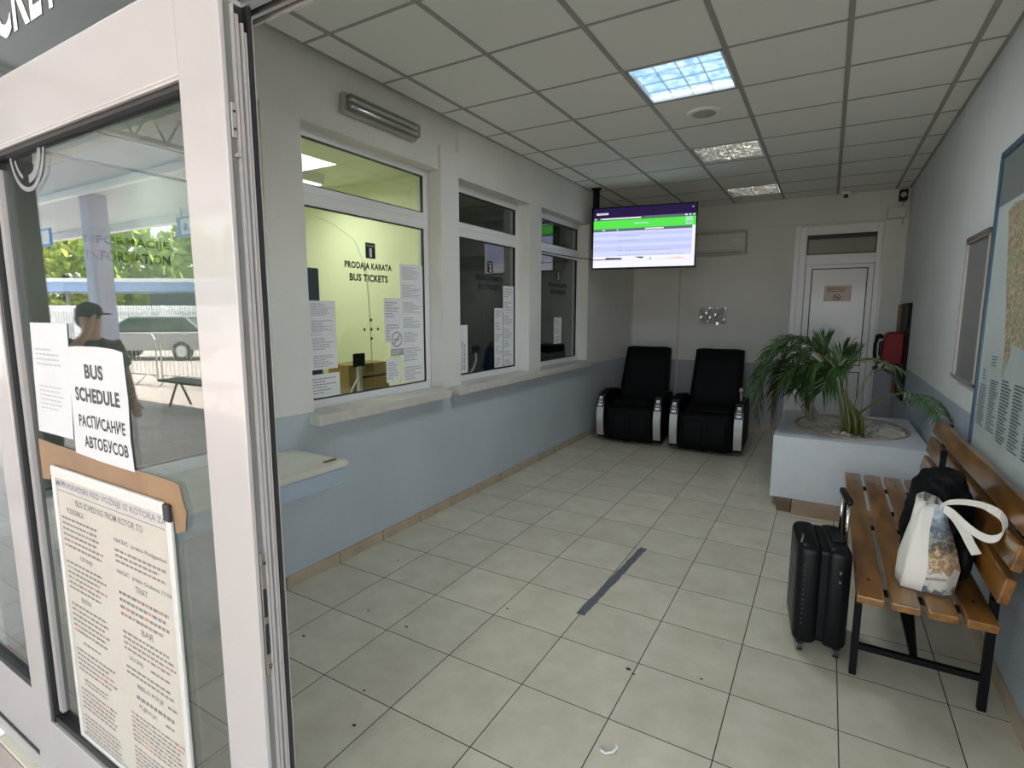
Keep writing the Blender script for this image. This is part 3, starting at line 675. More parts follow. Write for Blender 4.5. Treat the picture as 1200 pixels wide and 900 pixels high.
# ================================================================== back wall things
t_ = thing('air_conditioner', 'off white split air conditioner on the back wall, half behind the television', 'air conditioner', (1.2, YB-.1, 2.39))
b = MB(); b.prism([(.78, YB, 2.69), (.78, YB-.17, 2.69), (.78, YB-.20, 2.66), (.78, YB-.205, 2.46), (.78, YB-.15, 2.395), (.78, YB, 2.395)], (.82, 0, 0), .006); b.build('body', m_ac, t_)
b = MB(); b.box(.82, 1.56, YB-.196, YB-.16, 2.405, 2.425, .003); b.build('air_flap', m_tbar, t_)
b = MB(); b.box(1.43, 1.55, YB-.210, YB-.203, 2.56, 2.58, .002); b.build('display_strip', m_paper, t_)
t_ = thing('plastic_sleeve', 'crumpled clear plastic sleeve with printed pages taped on the back wall', 'poster', (1.2, YB-.004, 1.44))
b = MB(); b.box(1.035, 1.20, YB-.004, YB-.002, 1.45, 1.66); b.box(1.20, 1.36, YB-.004, YB-.002, 1.45, 1.66); lines(b, (1.06, YB-.0045, 1.48), UX, UZ, .11, .12, 6, (.6, 1), .4); lines(b, (1.23, YB-.0045, 1.48), UX, UZ, .09, .12, 5, (.6, 1), .5)
b.build('page', [mat('page_grey', (.55, .55, .53), .6), m_ink], t_)
b = MB(); n = 14
for i in range(n):
    for j in range(8):
        f = lambda a, c: (1.02+.37*a/n, YB-.008-.010*abs(math.sin(a*1.9+c*1.3)+.6*math.sin(a*.7-c*2.1)), 1.435+.245*c/8)
        b.quad(f(i, j), f(i+1, j), f(i+1, j+1), f(i, j+1))
b.build('sleeve', glass('plastic_film', (.93, .93, .92), .16), t_)
t_ = thing('door_sign', 'beige no smoking sign with red lettering on the white back door', 'sign', (2.70, YB-.045, 1.75))
b = MB(); b.box(2.555, 2.852, YB-.045, YB-.040, 1.75, 1.95, .002); b.build('plate', mat('sign_beige', (.62, .52, .42), .5), t_)
b = MB(); lines(b, (2.585, YB-.046, 1.865), UX, UZ, .24, .065, 3, (.8, 1), .45, 0); b.disc((2.70, YB-.046, 1.80), UX, UZ, .042, 24, .034); b.quad((2.672, YB-.0462, 1.795), (2.728, YB-.0462, 1.795), (2.728, YB-.0462, 1.805), (2.672, YB-.0462, 1.805)); b.quad((2.668, YB-.0464, 1.822), (2.674, YB-.0464, 1.828), (2.732, YB-.0464, 1.777), (2.726, YB-.0464, 1.771)); b.build('print', mat('sign_brown', (.16, .06, .04), .6), t_)
t_ = thing('security_camera', 'small white dome security camera on the ceiling above the back door', 'camera', (2.715, 7.97, H-.08))
b = MB(); b.smooth = True; b.cyl((2.715, 7.98, H-.03), (2.715, 7.98, H), .055, n=24); b.ico((2.715, 7.98, H-.045), .045, 2); b.build('body', m_pvc, t_)
b = MB(); b.cyl((2.712, 7.945, H-.055), (2.708, 7.932, H-.06), .024, n=16); b.build('lens', m_blk, t_)
t_ = thing('junction_box', 'off white junction box high on the back wall next to the corner', 'box', (3.25, YB-.04, 2.72))
b = MB(); b.box(3.15, 3.345, YB-.07, YB, 2.725, 2.865, .02); b.build('box_body', m_ac, t_)
b = MB(); b.tube([(3.31, YB-.03, 2.727), (3.31, YB-.03, 2.68), (3.315, YB-.01, 2.66)], .007, 6); b.build('cable_tail', m_alud, t_); b = MB(); b.tube([(3.30, YB-.03, 2.864), (3.30, YB-.03, 2.93)], .006, 6); b.build('cable_tail', m_alud, t_)
t_ = thing('loudspeaker', 'small black loudspeaker in the top corner above the junction box', 'speaker', (3.29, YB-.06, 2.93))
b = MB(); b.box(3.25, 3.335, YB-.11, YB-.02, 2.92, 3.05, .012); b.build('cabinet', m_plast, t_)
b = MB(); b.cyl((3.2925, YB-.108, 2.985), (3.2925, YB-.113, 2.985), .03, n=16); b.build('cone', m_alud, t_)
b = MB(); b.box(3.28, 3.30, YB-.022, YB, 2.97, 3.0); b.build('bracket', m_alud, t_)

# payphone on its board
t_ = thing('phone_board', 'tall black board with a brown edge on the wall behind the palm', 'board', (3.35, 7.0, .68))
b = MB(); b.box(3.335, 3.3695, 6.92, 7.48, .68, 1.71, .004); b.build('panel', m_iron, t_)
b = MB(); b.box(3.30, 3.335, 7.46, 7.49, .70, 1.70, .003); b.build('side_edge', mat('edge_brown', (.20, .09, .04), .5), t_)
b = MB()
for yy in (6.98,): b.cyl((3.335, yy, 1.66), (3.331, yy, 1.66), .012, n=12)
b.build('screw', m_chrome, t_)
t_ = thing('payphone', 'red payphone with black handset hanging on the black board', 'telephone', (3.25, 7.15, 1.05))
b = MB(); b.prism([(3.334, 6.98, 1.06), (3.334, 6.98, 1.40), (3.20, 6.98, 1.40), (3.16, 6.98, 1.34), (3.14, 6.98, 1.12), (3.18, 6.98, 1.06)], (0, .30, 0), .015); b.build('body', m_red, t_)
b = MB(); b.smooth = True; b.tube([(3.10, 7.03, 1.345), (3.085, 7.03, 1.27), (3.085, 7.03, 1.17), (3.095, 7.03, 1.10)], .018, 10); b.ico((3.115, 7.03, 1.355), .035, 2, (1.1, 1, .8)); b.ico((3.12, 7.03, 1.085), .035, 2, (1.1, 1, .8)); b.box(3.12, 3.16, 7.0, 7.06, 1.15, 1.30, .008); b.build('handset', m_plast, t_)
b = MB(); b.tube([(3.12, 7.03, 1.06), (3.09, 7.02, 1.0), (3.10, 7.02, .97), (3.16, 7.04, 1.0), (3.2, 7.06, 1.065)], .009, 8); b.box(3.08, 3.13, 7.0, 7.05, .985, 1.03, .006); b.build('cord', m_plast, t_)

# ================================================================== right wall boards
t_ = thing('notice_board', 'grey glazed notice board with a slim silver frame on the right wall', 'board', (3.36, 4.12, 1.19))
y0, y1, z0, z1 = 3.83, 4.405, 1.195, 2.05
b = MB(); b.box(3.352, 3.368, y0+.01, y1-.01, z0+.01, z1-.01); b.mi = 1
lines(b, (3.3515, y1-.04, z0+.08), -UY, UZ, .16, .36, 14, (.5, 1), .4); lines(b, (3.3515, y1-.24, z0+.25), -UY, UZ, .2, .5, 12, (.5, 1), .2)
b.mi = 2; b.quad((3.3513, y0+.04, z0+.06), (3.3513, y0+.22, z0+.06), (3.3513, y0+.22, z0+.34), (3.3513, y0+.04, z0+.34)); b.build('backing', [m_greyb, mat('print_faint', (.25, .255, .26), .6), mat('poster_grey', (.19, .185, .18), .4)], t_)
b = MB()
for q in ((y0, y0+.022, z0, z1), (y1-.022, y1, z0, z1), (y0, y1, z0, z0+.022), (y0, y1, z1-.022, z1)): b.box(3.338, 3.3695, *q, .003)
b.build('frame', m_alud, t_)
b = MB(); b.box(3.334, 3.3695, y0+.02, y1-.02, z1-.012, z1+.016, .003); b.box(3.334, 3.338, y1-.06, y1-.02, z1-.02, z1+.01); b.build('top_hinge', mat('hinge_brown', (.18, .14, .12), .4), t_)
for yy in (y0+.01, y1-.01): b = MB(); b.cyl((3.338, yy, z0+.02), (3.328, yy, z0+.02), .012, n=10); b.build('corner_knob', m_chrome, t_)
t_ = thing('town_map', 'large glossy town map in a blue frame on the right wall above the bench', 'map', (3.36, 3.2, .93))
y0, y1, z0, z1 = 2.55, 3.805, .84, 2.43
b = MB(); b.box(3.3525, 3.368, y0+.01, y1-.01, z0+.01, z1-.01); b.mi = 1
b.quad((3.3518, y0+.02, 2.15), (3.3518, y1-.03, 2.15), (3.3518, y1-.03, z1-.03), (3.3518, y0+.02, z1-.03))
b.mi = 2; ring = [(3.61, 2.10), (3.58, 2.05), (3.55, 1.95), (3.49, 1.76), (3.45, 1.65), (3.39, 1.47), (3.385, 1.30), (3.33, 1.38), (3.28, 1.42), (3.3, 1.47), (3.0, 1.44), (2.75, 1.5), (2.65, 1.7), (2.7, 2.0), (2.9, 2.12), (3.2, 2.1), (3.5, 2.13)]
b.quad(*[(3.3514, q[0]-.03, q[1]) for q in ring])
b.mi = 3
for k, (yy, zz, h) in enumerate(((3.73, 1.02, .22), (3.53, 1.02, .26), (3.33, 1.0, .30), (3.13, 1.0, .30), (2.93, 1.0, .30), (2.73, 1.0, .30))): lines(b, (3.3510, yy, zz), -UY, UZ, .16, h, 20, (.6, 1), .45, 3)
lines(b, (3.3510, 3.70, 1.26), -UY, UZ, .08, .06, 4, (.5, 1), .35, 3); lines(b, (3.3510, 3.55, 1.34), -UY, UZ, .1, .06, 4, (.5, 1), .35, 3)
mm, N, L = newmat('map_streets'); bs = N['Principled BSDF']; bs.inputs['Roughness'].default_value = .3
tc = N.new('ShaderNodeTexCoord'); vo = N.new('ShaderNodeTexVoronoi'); vo.feature = 'DISTANCE_TO_EDGE'; vo.inputs['Scale'].default_value = 26; L.new(tc.outputs['Object'], vo.inputs[0])
v2 = N.new('ShaderNodeTexVoronoi'); v2.inputs['Scale'].default_value = 26; L.new(tc.outputs['Object'], v2.inputs[0])
r = N.new('ShaderNodeValToRGB'); r.color_ramp.elements[0].color = (.34, .19, .12, 1); r.color_ramp.elements[1].color = (.44, .40, .24, 1); r.color_ramp.elements[0].position = .3; e = r.color_ramp.elements.new(.75); e.color = (.32, .38, .20, 1); L.new(v2.outputs['Color'], r.inputs[0])
mx = N.new('ShaderNodeMix'); mx.data_type = 'RGBA'; L.new(mth(N, L, 'LESS_THAN', vo.outputs[0], .07), mx.inputs[0]); L.new(r.outputs[0], mx.inputs[6]); mx.inputs[7].default_value = (.62, .56, .38, 1); L.new(mx.outputs[2], bs.inputs['Base Color'])
b.build('map_sheet', [m_mapbg, mat('map_band', (.20, .23, .23), .3), mm, mat('map_print', (.06, .10, .10), .6)], t_)
b = MB()
for q in ((y0, y0+.035, z0, z1), (y1-.035, y1, z0, z1), (y0+.035, y1-.035, z0, z0+.03), (y0+.035, y1-.035, z1-.035, z1)): b.box(3.342, 3.3695, *q, .004)
b.build('frame', m_bluef, t_)

# ================================================================== massage chairs
def massage_chair(label):
    r = thing('massage_chair', label, 'massage chair', (0, 0, 0), 'coin massage chairs by the back wall')
    b = MB(); b.smooth = True
    prof = [(-.60, .03), (-.63, .10), (-.64, .30), (-.625, .42), (-.57, .475), (-.30, .455), (-.08, .44), (.02, .47), (.10, .62), (.28, .98), (.36, 1.13), (.42, 1.155), (.48, 1.14), (.50, 1.09), (.44, .80), (.36, .45), (.32, .03)]
    n = 8; w0 = .295
    ring = []
    for i in range(n+1):
        a = -1+2*i/n; row = []
        for j, (y, z) in enumerate(prof):
            e = abs(a)**6; w = w0
            if z > .6: w = w0*(1-.03*(z-.6)/.5)
            sag = .018*math.cos(a*PI/2) if 4 <= j <= 6 else (.012*math.cos(a*PI/2) if 8 <= j <= 11 else 0)
            zz = z-sag-(.02*e if j in (4, 5, 11, 12) else 0)
            yy = y+(.02*e if j < 4 else 0)
            if j in (0, 1): yy += .010*math.sin(a*9)-.006; 
            if j == 0: zz += .012*abs(math.sin(a*5))
            row.append(b.bm.verts.new((a*w, yy, zz)))
        ring.append(row)
    fs = []
    for i in range(n):
        for j in range(len(prof)): k = (j+1) % len(prof); fs.append(b.bm.faces.new((ring[i][j], ring[i+1][j], ring[i+1][k], ring[i][k])))
    fs += [b.bm.faces.new(ring[0]), b.bm.faces.new(ring[-1][::-1])]
    bmesh.ops.recalc_face_normals(b.bm, faces=fs); b._done(fs)
    o = b.build('draped_cover', m_leather, r)
    b = MB(); b.smooth = True; b.box(-.25, .25, -.52, -.03, .455, .495, .025, 3); b.build('seat_cushion', m_leather, r)
    b = MB(); b.smooth = True; b.box(-.24, .24, -.662, -.625, .10, .40, .02, 3); b.box(-.23, -.02, -.675, -.64, .13, .38, .016, 2); b.box(.02, .23, -.675, -.64, .13, .38, .016, 2); b.build('calf_rest', m_leather, r)
    for s in (-1, 1):
        b = MB(); x0 = s*.30; pr = [(-.58, .05), (-.615, .20), (-.625, .36), (-.58, .52), (-.47, .61), (-.30, .635), (.05, .60), (.20, .50), (.22, .05)]
        b.prism([(x0, y, z) for y, z in pr], (s*.095, 0, 0), .012); arm = b.build('armrest', m_leather, r)
        path = [(-.590, .08), (-.622, .20), (-.634, .35), (-.622, .42), (-.600, .50)]
        xc = s*.35
        b = MB(); b.ribbon([(xc, y-.004, z+.002) for y, z in path], (1, 0, 0), .085, .012); b.build('silver_trim', mat('chair_silver', (.62, .62, .60), .28, metal=.7) if 'chair_silver' not in bpy.data.materials else bpy.data.materials['chair_silver'], arm)
        b = MB(); b.ribbon([(xc, -.630, .44), (xc, -.602, .52), (xc, -.54, .595)], (1, 0, 0), .080, .016); b.mi = 1; b.ribbon([(xc, -.642, .30), (xc, -.644, .36), (xc, -.634, .44)], (1, 0, 0), .080, .010)
        b.mi = 2
        for q, hw in ((.455, .026), (.50, .026), (.54, .02)): b.quad((xc-hw, -.6405+(q-.44)*.38, q), (xc+hw, -.6405+(q-.44)*.38, q), (xc+hw, -.6405+(q-.41)*.38, q+.03), (xc-hw, -.6405+(q-.41)*.38, q+.03))
        b.build('control_label', [m_blk, mat('label_mint', (.55, .58, .57), .4) if 'label_mint' not in bpy.data.materials else bpy.data.materials['label_mint'], m_paper], arm)
    return r
ch1 = massage_chair('black massage chair in the corner beside the ticket window wall')
ch2 = dup(ch1, 'black massage chair standing nearer the palm and planter')
ch1.location = (.56, 6.88, 0); ch1.rotation_euler = (0, 0, .06)
ch2.location = (1.475, 6.87, 0); ch2.rotation_euler = (0, 0, .04)
b = MB(); b.smooth = True; b.tube([(1.845, 6.40, .62), (1.845, 6.39, .72)], [.012, .012], 8); b.ico((1.845, 6.39, .745), .026, 2, (1, 1, 1.2))
o = b.build('control_stick', mat('stick_pink', (.35, .24, .2), .4), None); o.parent = ch2; o.matrix_parent_inverse = Matrix.LocRotScale(ch2.location, ch2.rotation_euler.to_quaternion(), (1, 1, 1)).inverted()

# ================================================================== planter and palms
PX0, PX1, PY0, PY1, PZ0, PZ1 = 2.30, 3.345, 4.84, 6.22, .085, .60
t_ = thing('planter', 'big pale blue grey block planter with an oval opening, on plinth blocks', 'planter', ((PX0+PX1)/2, (PY0+PY1)/2, PZ0))
ocx, ocy, rx, ry = 2.855, 5.55, .425, .53
b = MB(); N_ = 48; ell = lambda k, s, z: (ocx+math.cos(2*PI*k/N_)*rx*s, ocy+math.sin(2*PI*k/N_)*ry*s, z)
def sq(k):
    c, s_ = math.cos(2*PI*k/N_), math.sin(2*PI*k/N_); m_ = max(abs(c), abs(s_)); c, s_ = c/m_, s_/m_
    return (PX0 if c < 0 else PX1) if abs(c) > .999 else ocx+c*((ocx-PX0) if c < 0 else (PX1-ocx)), (PY0 if s_ < 0 else PY1) if abs(s_) > .999 else ocy+s_*((ocy-PY0) if s_ < 0 else (PY1-ocy))
inner = [b.bm.verts.new(ell(k, 1, PZ1)) for k in range(N_)]; low = [b.bm.verts.new(ell(k, .98, PZ1-.1)) for k in range(N_)]
outer = [b.bm.verts.new((*sq(k), PZ1)) for k in range(N_)]; bot = [b.bm.verts.new((*sq(k), PZ0)) for k in range(N_)]
fs = []
for k in range(N_):
    j = (k+1) % N_
    for A, B in ((inner, outer), (outer, bot), (low, inner)): fs.append(b.bm.faces.new((A[k], A[j], B[j], B[k])))
fs.append(b.bm.faces.new(bot)); fs.append(b.bm.faces.new(low[::-1])); bmesh.ops.recalc_face_normals(b.bm, faces=fs); b._done(fs)
b.build('box', m_planter, t_)
b = MB(); b.smooth = True; b.tube([ell(k, 1.0, PZ1+.002) for k in range(N_)], .014, 8, closed=True, flat=.8); b.build('rim', m_terra, t_)
b = MB(); b.quad(*[ell(k, .985, PZ1-.012) for k in range(N_)]); b.mi = 1
for i in range(1500):
    a, q = random.random()*2*PI, math.sqrt(random.random())*.95
    b.ico((ocx+math.cos(a)*rx*q, ocy+math.sin(a)*ry*q, PZ1-.008+random.random()*.006), random.uniform(.008, .019), 1, (random.uniform(.8, 1.3), random.uniform(.8, 1.3), .6))
for q in ((2.80, 5.12, .035), (2.74, 5.16, .03), (2.83, 5.09, .022)): b.ico((q[0], q[1], PZ1+.012), q[2], 1, (1, .8, .8))
tag(b.build('gravel', [m_soil, m_peb]), 'whitish pebbles filling the oval planter opening', 'gravel', kind='stuff')
b = MB(); b.box(2.47, 3.30, 4.70, 5.3, 0, PZ0, .004); tag(b.build('plinth_block', m_brick), 'tan tiled plinth block under the front of the planter', 'block')
b = MB(); b.box(2.36, 2.465, 4.74, 6.1, 0, PZ0, .004); tag(b.build('plinth_block', m_brick_shade), 'plinth block with painted-in shade beside the tan one under the planter', 'block')

def frond(parent, p0, pm, p1, m, n=24, ll=.26, start=.28, drop=.55, wd=.0085, fwd=.62):
    p0, pm, p1 = Vector(p0), Vector(pm), Vector(p1); c = pm*2-(p0+p1)/2
    B = lambda t: p0*(1-t)**2+c*2*t*(1-t)+p1*t*t
    b = MB(); b.tube([B(i/12) for i in range(13)], [.009*(1-.75*i/12)+.0015 for i in range(13)], 5)
    b.mi = 1
    for i in range(n):
        t = start+(1-start)*(i+.5)/n; P_ = B(t); tg = (B(min(1, t+.02))-B(t-.02)).normalized()
        side = tg.cross(Vector((0, 0, 1)))
        if side.length < .2: side = tg.cross(Vector((1, 0, 0)))
        side.normalize(); upv = side.cross(tg).normalized()
        L_ = ll*(.45+.55*math.sin(PI*(.12+.83*(t-start)/(1-start))))*random.uniform(.85, 1.1)
        for s in (-1, 1):
            d = (side*s*.75+tg*fwd+upv*random.uniform(.05, .3)).normalized()
            q0, q1 = P_, P_+d*L_*.5; q2 = P_+d*L_*.92-Vector((0, 0, 1))*L_*drop*random.uniform(.5, 1.0)
            q1 = q1-Vector((0, 0, 1))*L_*drop*.15
            wv = tg.cross(d).cross(d); wv = (tg-d*tg.dot(d)).normalized()
            w = wd*random.uniform(.8, 1.2)
            a0, a1 = b.bm.verts.new(q0-wv*w*.35), b.bm.verts.new(q0+wv*w*.35); m0, m1 = b.bm.verts.new(q1-wv*w), b.bm.verts.new(q1+wv*w); e = b.bm.verts.new(q2)
            b._done([b.bm.faces.new((a0, a1, m1, m0)), b.bm.faces.new((m0, m1, e))])
    for v in b.bm.verts: v.co.x = min(v.co.x, 3.362)
    return b.build('frond', [m_stem, m], parent)
pA = thing('areca_palm', 'full green areca palm at the front of the planter opening', 'palm', (2.86, 5.2, .58))
FA = [((2.75, 5.25, .98), (2.62, 5.35, 1.22), (2.61, 5.40, 1.40)), ((2.75, 5.2, 1.02), (2.73, 5.3, 1.20), (2.78, 5.3, 1.34)), ((2.71, 5.2, 1.09), (2.35, 5.1, 1.40), (2.12, 5.0, .93)), ((2.72, 5.2, 1.05), (2.3, 5.0, 1.30), (2.15, 4.95, .72)), ((2.68, 5.2, 1.09), (2.36, 5.1, 1.22), (2.25, 5.1, .76)), ((2.75, 5.2, 1.02), (2.47, 5.35, 1.37), (2.18, 5.5, 1.22)), ((2.75, 5.2, 1.05), (2.56, 5.0, 1.2), (2.5, 4.95, .89)), ((2.73, 5.2, 1.05), (2.52, 5.05, 1.3), (2.38, 5.0, 1.02)), ((2.76, 5.2, .98), (2.78, 5.3, 1.15), (2.85, 5.35, 1.30)), ((2.74, 5.2, 1.0), (2.5, 5.2, 1.34), (2.26, 5.2, 1.10)), ((2.73, 5.2, 1.0), (2.45, 5.0, 1.17), (2.28, 4.93, .88)), ((2.74, 5.2, .98), (2.60, 5.1, 1.14), (2.44, 5.0, .98)), ((2.74, 5.2, 1.0), (2.70, 5.05, 1.17), (2.62, 4.95, .98))]
for k, q in enumerate(FA):
    up_ = k in (0, 1, 8)
    frond(pA, *q, m_leaf, ll=.22 if up_ else .29, n=36 if not up_ else 26, drop=.12 if up_ else .5, fwd=1.3 if up_ else .7, start=.25, wd=.006 if up_ else .0085)
frond(pA, (2.83, 5.2, .81), (2.83, 5.2, 1.20), (3.16, 5.15, 1.16), m_leaf2, n=9, ll=.17, start=.55, wd=.022)
frond(pA, (2.86, 5.2, .81), (3.0, 5.25, 1.15), (3.2, 5.2, .92), m_leaf, n=15, ll=.19, start=.5)
frond(pA, (2.86, 5.2, .74), (3.13, 4.75, 1.03), (3.305, 4.35, .955), m_leaf, n=16, ll=.15, start=.55, drop=.9)
b = MB(); b.smooth = True
for (x0, y0, x1, z1) in ((2.83, 5.18, 2.75, 1.0), (2.85, 5.24, 2.71, 1.09), (2.88, 5.21, 2.72, 1.05), (2.80, 5.22, 2.68, 1.09), (2.91, 5.24, 2.83, .83), (2.93, 5.20, 2.86, .83), (2.84, 5.16, 2.75, 1.02), (2.89, 5.17, 2.76, .98)):
    b.tube([(x0, y0, .575), (x0*.92+x1*.08, y0, .72), (x0*.5+x1*.5, 5.2, .72+(z1-.72)*.6), (x1, 5.2, z1)], [.017, .014, .011, .008], 7)
b.build('stem', m_stem, pA)
pB = thing('areca_palm', 'thin straggly areca palm with dry strands at the back of the planter', 'palm', (2.6, 5.7, .58))
FB = [((2.48, 5.72, .86), (2.33, 5.8, 1.12), (2.06, 5.85, 1.05)), ((2.49, 5.75, .86), (2.51, 5.75, 1.12), (2.7, 5.75, .91)), ((2.46, 5.75, .81), (2.2, 5.7, 1.06), (2.05, 5.7, .62)), ((2.49, 5.75, .86), (2.43, 5.8, 1.21), (2.23, 5.9, 1.25))]
for q in FB: frond(pB, *q, m_leaf, n=22, ll=.26)
frond(pB, (2.47, 5.75, .84), (2.27, 5.65, .98), (2.22, 5.6, .55), m_dry, n=12, ll=.2, drop=.9)
b = MB(); b.smooth = True
for (x0, y0, x1, z1) in ((2.56, 5.70, 2.48, .88), (2.60, 5.72, 2.49, .88), (2.64, 5.66, 2.46, .84), (2.58, 5.76, 2.49, .88)):
    b.tube([(x0, y0, .575), ((x0+x1)/2+.01, y0+.02, .74), (x1, 5.75, z1)], [.013, .010, .007], 6)
for (dx, zt) in ((-.10, .92), (-.06, .98), (-.02, 1.0)): b.tube([(2.58+dx*.2, 5.7, .575), (2.52+dx, 5.68, .78), (2.50+dx*1.6, 5.66, zt)], [.009, .007, .004], 5)
b.build('stem', m_stemg, pB)

# ================================================================== bench
t_ = thing('bench', 'wooden slatted bench with black iron frame against the right wall', 'bench', (3.03, 3.5, 0))
BY0, BY1 = 2.515, 4.52
for k in range(4):
    x = 2.805+k*.118
    b = MB(); b.box(x, x+.098, BY0, BY1, .418, .452, .006); b.build('seat_slat', m_wood, t_)
tilt = Matrix.Translation((3.232, 0, .545)) @ Matrix.Rotation(math.radians(10.5), 4, 'Y')
for z in (0, .135, .27):
    b = MB(); b.box(.0, .034, BY0-.01, BY1-.03, z+.0, z+.105, .006, 2, tilt); b.build('back_slat', m_wood, t_)
for fy, nm in ((2.69, 'near'), (4.30, 'far')):
    b = MB()
    b.box(2.812, 2.84, fy-.014, fy+.014, 0, .418); b.box(3.258, 3.286, fy-.014, fy+.014, 0, .56)
    b.box(2.84, 3.258, fy-.012, fy+.012, .125, .15); b.box(2.812, 3.286, fy-.012, fy+.012, .395, .418)
    b.box(.036, .06, fy-.014, fy+.014, -.06, .37, 0, 2, tilt)
    b.build('frame', m_iron, t_)
b = MB(); b.box(3.03, 3.055, 2.70, 4.29, .128, .147); b.tube([(3.04, 2.70, .14), (3.04, 3.15, .40)], .014, 6); b.tube([(3.04, 4.29, .14), (3.04, 3.85, .40)], .014, 6); b.build('stretcher', m_iron, t_)
for k in range(4):
    for yy in (2.69, 4.30):
        b = MB(); x = 2.805+k*.118+.049; b.cyl((x, yy, .451), (x, yy, .454), .007, n=8); b.build('bolt', m_iron, t_)

# ================================================================== suitcase
SW, SL, SH = .225, .36, .535
t_ = thing('suitcase', 'black hard shell cabin suitcase standing beside the bench', 'suitcase', (0, 0, 0))
def shell(x0, x1, name):
    b = MB(); b.smooth = True; b.box(x0, x1, 0, SL, .042, SH, .038, 4)
    return b.build(name, m_plast, t_)
shell(-SW/2, -.006, 'front_shell'); shell(.006, SW/2, 'back_shell')
b = MB(); b.box(-.0075, .0075, .010, SL-.010, .065, SH-.010, .022, 3); b.build('zip_band', m_plast, t_)
b = MB()
for k in range(5): b.box(-SW/2-.003, -SW/2+.004, .07+k*.05, .09+k*.05, .12, SH-.07, .002)
for k in range(13): b.box(-.083, -.077, -.002, .004, .15+k*.024, .156+k*.024, .001)
b.build('rib', mat('shell_rib', (.06, .06, .065), .3), t_)
b = MB(); b.box(.035, .09, .10, .26, SH-.004, SH+.012, .006); b.build('top_handle', m_plast, t_)
b = MB(); b.smooth = True; b.tube([(-.095, .06, SH-.006), (-.085, .10, SH+.003), (-.08, .15, SH-.001)], .0035, 6); b.build('logo_strip', m_alu, t_)
for z in (.43, .385): b = MB(); b.box(.060, .068, -.005, .004, z-.007, z+.007, .002); b.build('side_latch', mat('latch_grey', (.15, .15, .15), .4) if 'latch_grey' not in bpy.data.materials else bpy.data.materials['latch_grey'], t_)
for yy in (.10, .26): b = MB(); b.smooth = True; b.cyl((SW/2-.022, yy, SH-.02), (SW/2-.022, yy, .735), .008, n=10); b.build('handle_tube', m_chrome, t_)
b = MB(); b.smooth = True; b.box(SW/2-.035, SW/2-.008, .075, .285, .725, .755, .010, 3); b.build('handle_grip', m_plast, t_)
for xx in (-.075, .075):
    for yy in (.035, SL-.035):
        b = MB(); b.box(xx-.018, xx+.018, yy-.016, yy+.016, .04, .075, .004); b.mi = 1
        for s in (-1, 1): b.cyl((xx+s*.006-.005, yy-.004, .0245), (xx+s*.006+.005, yy-.004, .0245), .0245, n=18)
        b.mi = 2; b.cyl((xx-.0125, yy-.004, .0245), (xx+.0125, yy-.004, .0245), .016, n=18)
        b.build('wheel', [m_plast, m_blk, m_alud], t_)
t_.location = (2.69, 2.74, 0); t_.rotation_euler = (0, 0, .13)

# ================================================================== backpack and tote on the bench
t_ = thing('backpack', 'black fabric backpack lying on the bench behind the white tote', 'backpack', (3.13, 3.2, .45))
b = MB(); b.smooth = True
vs = b.ico((0, 0, 0), 1, 4)
for v in vs:
    x, y, z = v.co
    p = lambda q, e: math.copysign(abs(q)**e, q)
    X, Y, Z = p(x, .62), p(y, .62), p(z, .60)
    t = (Z+1)/2
    xx = X*(.118-.025*t)+.045*t; yy = Y*(.30-.10*t)-.02*t; zz = Z*.215
    nz = .012*math.sin(9*xx*8+Z*4)*math.sin(yy*23+Z*5)+.007*math.sin(yy*60+xx*50)
    d_ = Vector((X, Y, Z)).normalized()
    v.co = Vector((3.105+xx, 3.13+yy, .660+zz))+d_*nz
b.build('bag_body', m_pack, t_)
b = MB(); b.smooth = True; vs = b.ico((0, 0, 0), 1, 3)
for v in vs:
    x, y, z = v.co; v.co = Vector((3.06+x*.075, 3.05+y*.17, .60+z*.12+.006*math.sin(y*9)))
b.build('front_pocket', m_pack, t_)
b = MB(); b.smooth = True; vs = b.ico((0, 0, 0), 1, 3)
for v in vs:
    x, y, z = v.co; v.co = Vector((3.188+x*.042, 2.90+y*.13, .575+z*.122+.005*math.sin(y*11)))
b.build('side_pocket', m_pack, t_)
b = MB(); b.ribbon([(3.14, 3.18, .865), (3.145, 3.19, .915), (3.15, 3.22, .945), (3.155, 3.26, .935), (3.16, 3.29, .86)], (1, 0, .1), .025, .006); b.build('top_loop', m_pack, t_)
if 0: b = MB(); b.ribbon([(3.20, 3.05, .84), (3.245, 2.98, .80), (3.255, 2.90, .68), (3.235, 2.86, .55), (3.20, 2.86, .48)], (.7, .7, 0), .05, .012); b.build('shoulder_strap', m_pack, t_)

t_ = thing('tote_bag', 'white canvas tote with printed town picture standing on the bench', 'bag', (3.04, 2.8, .453))
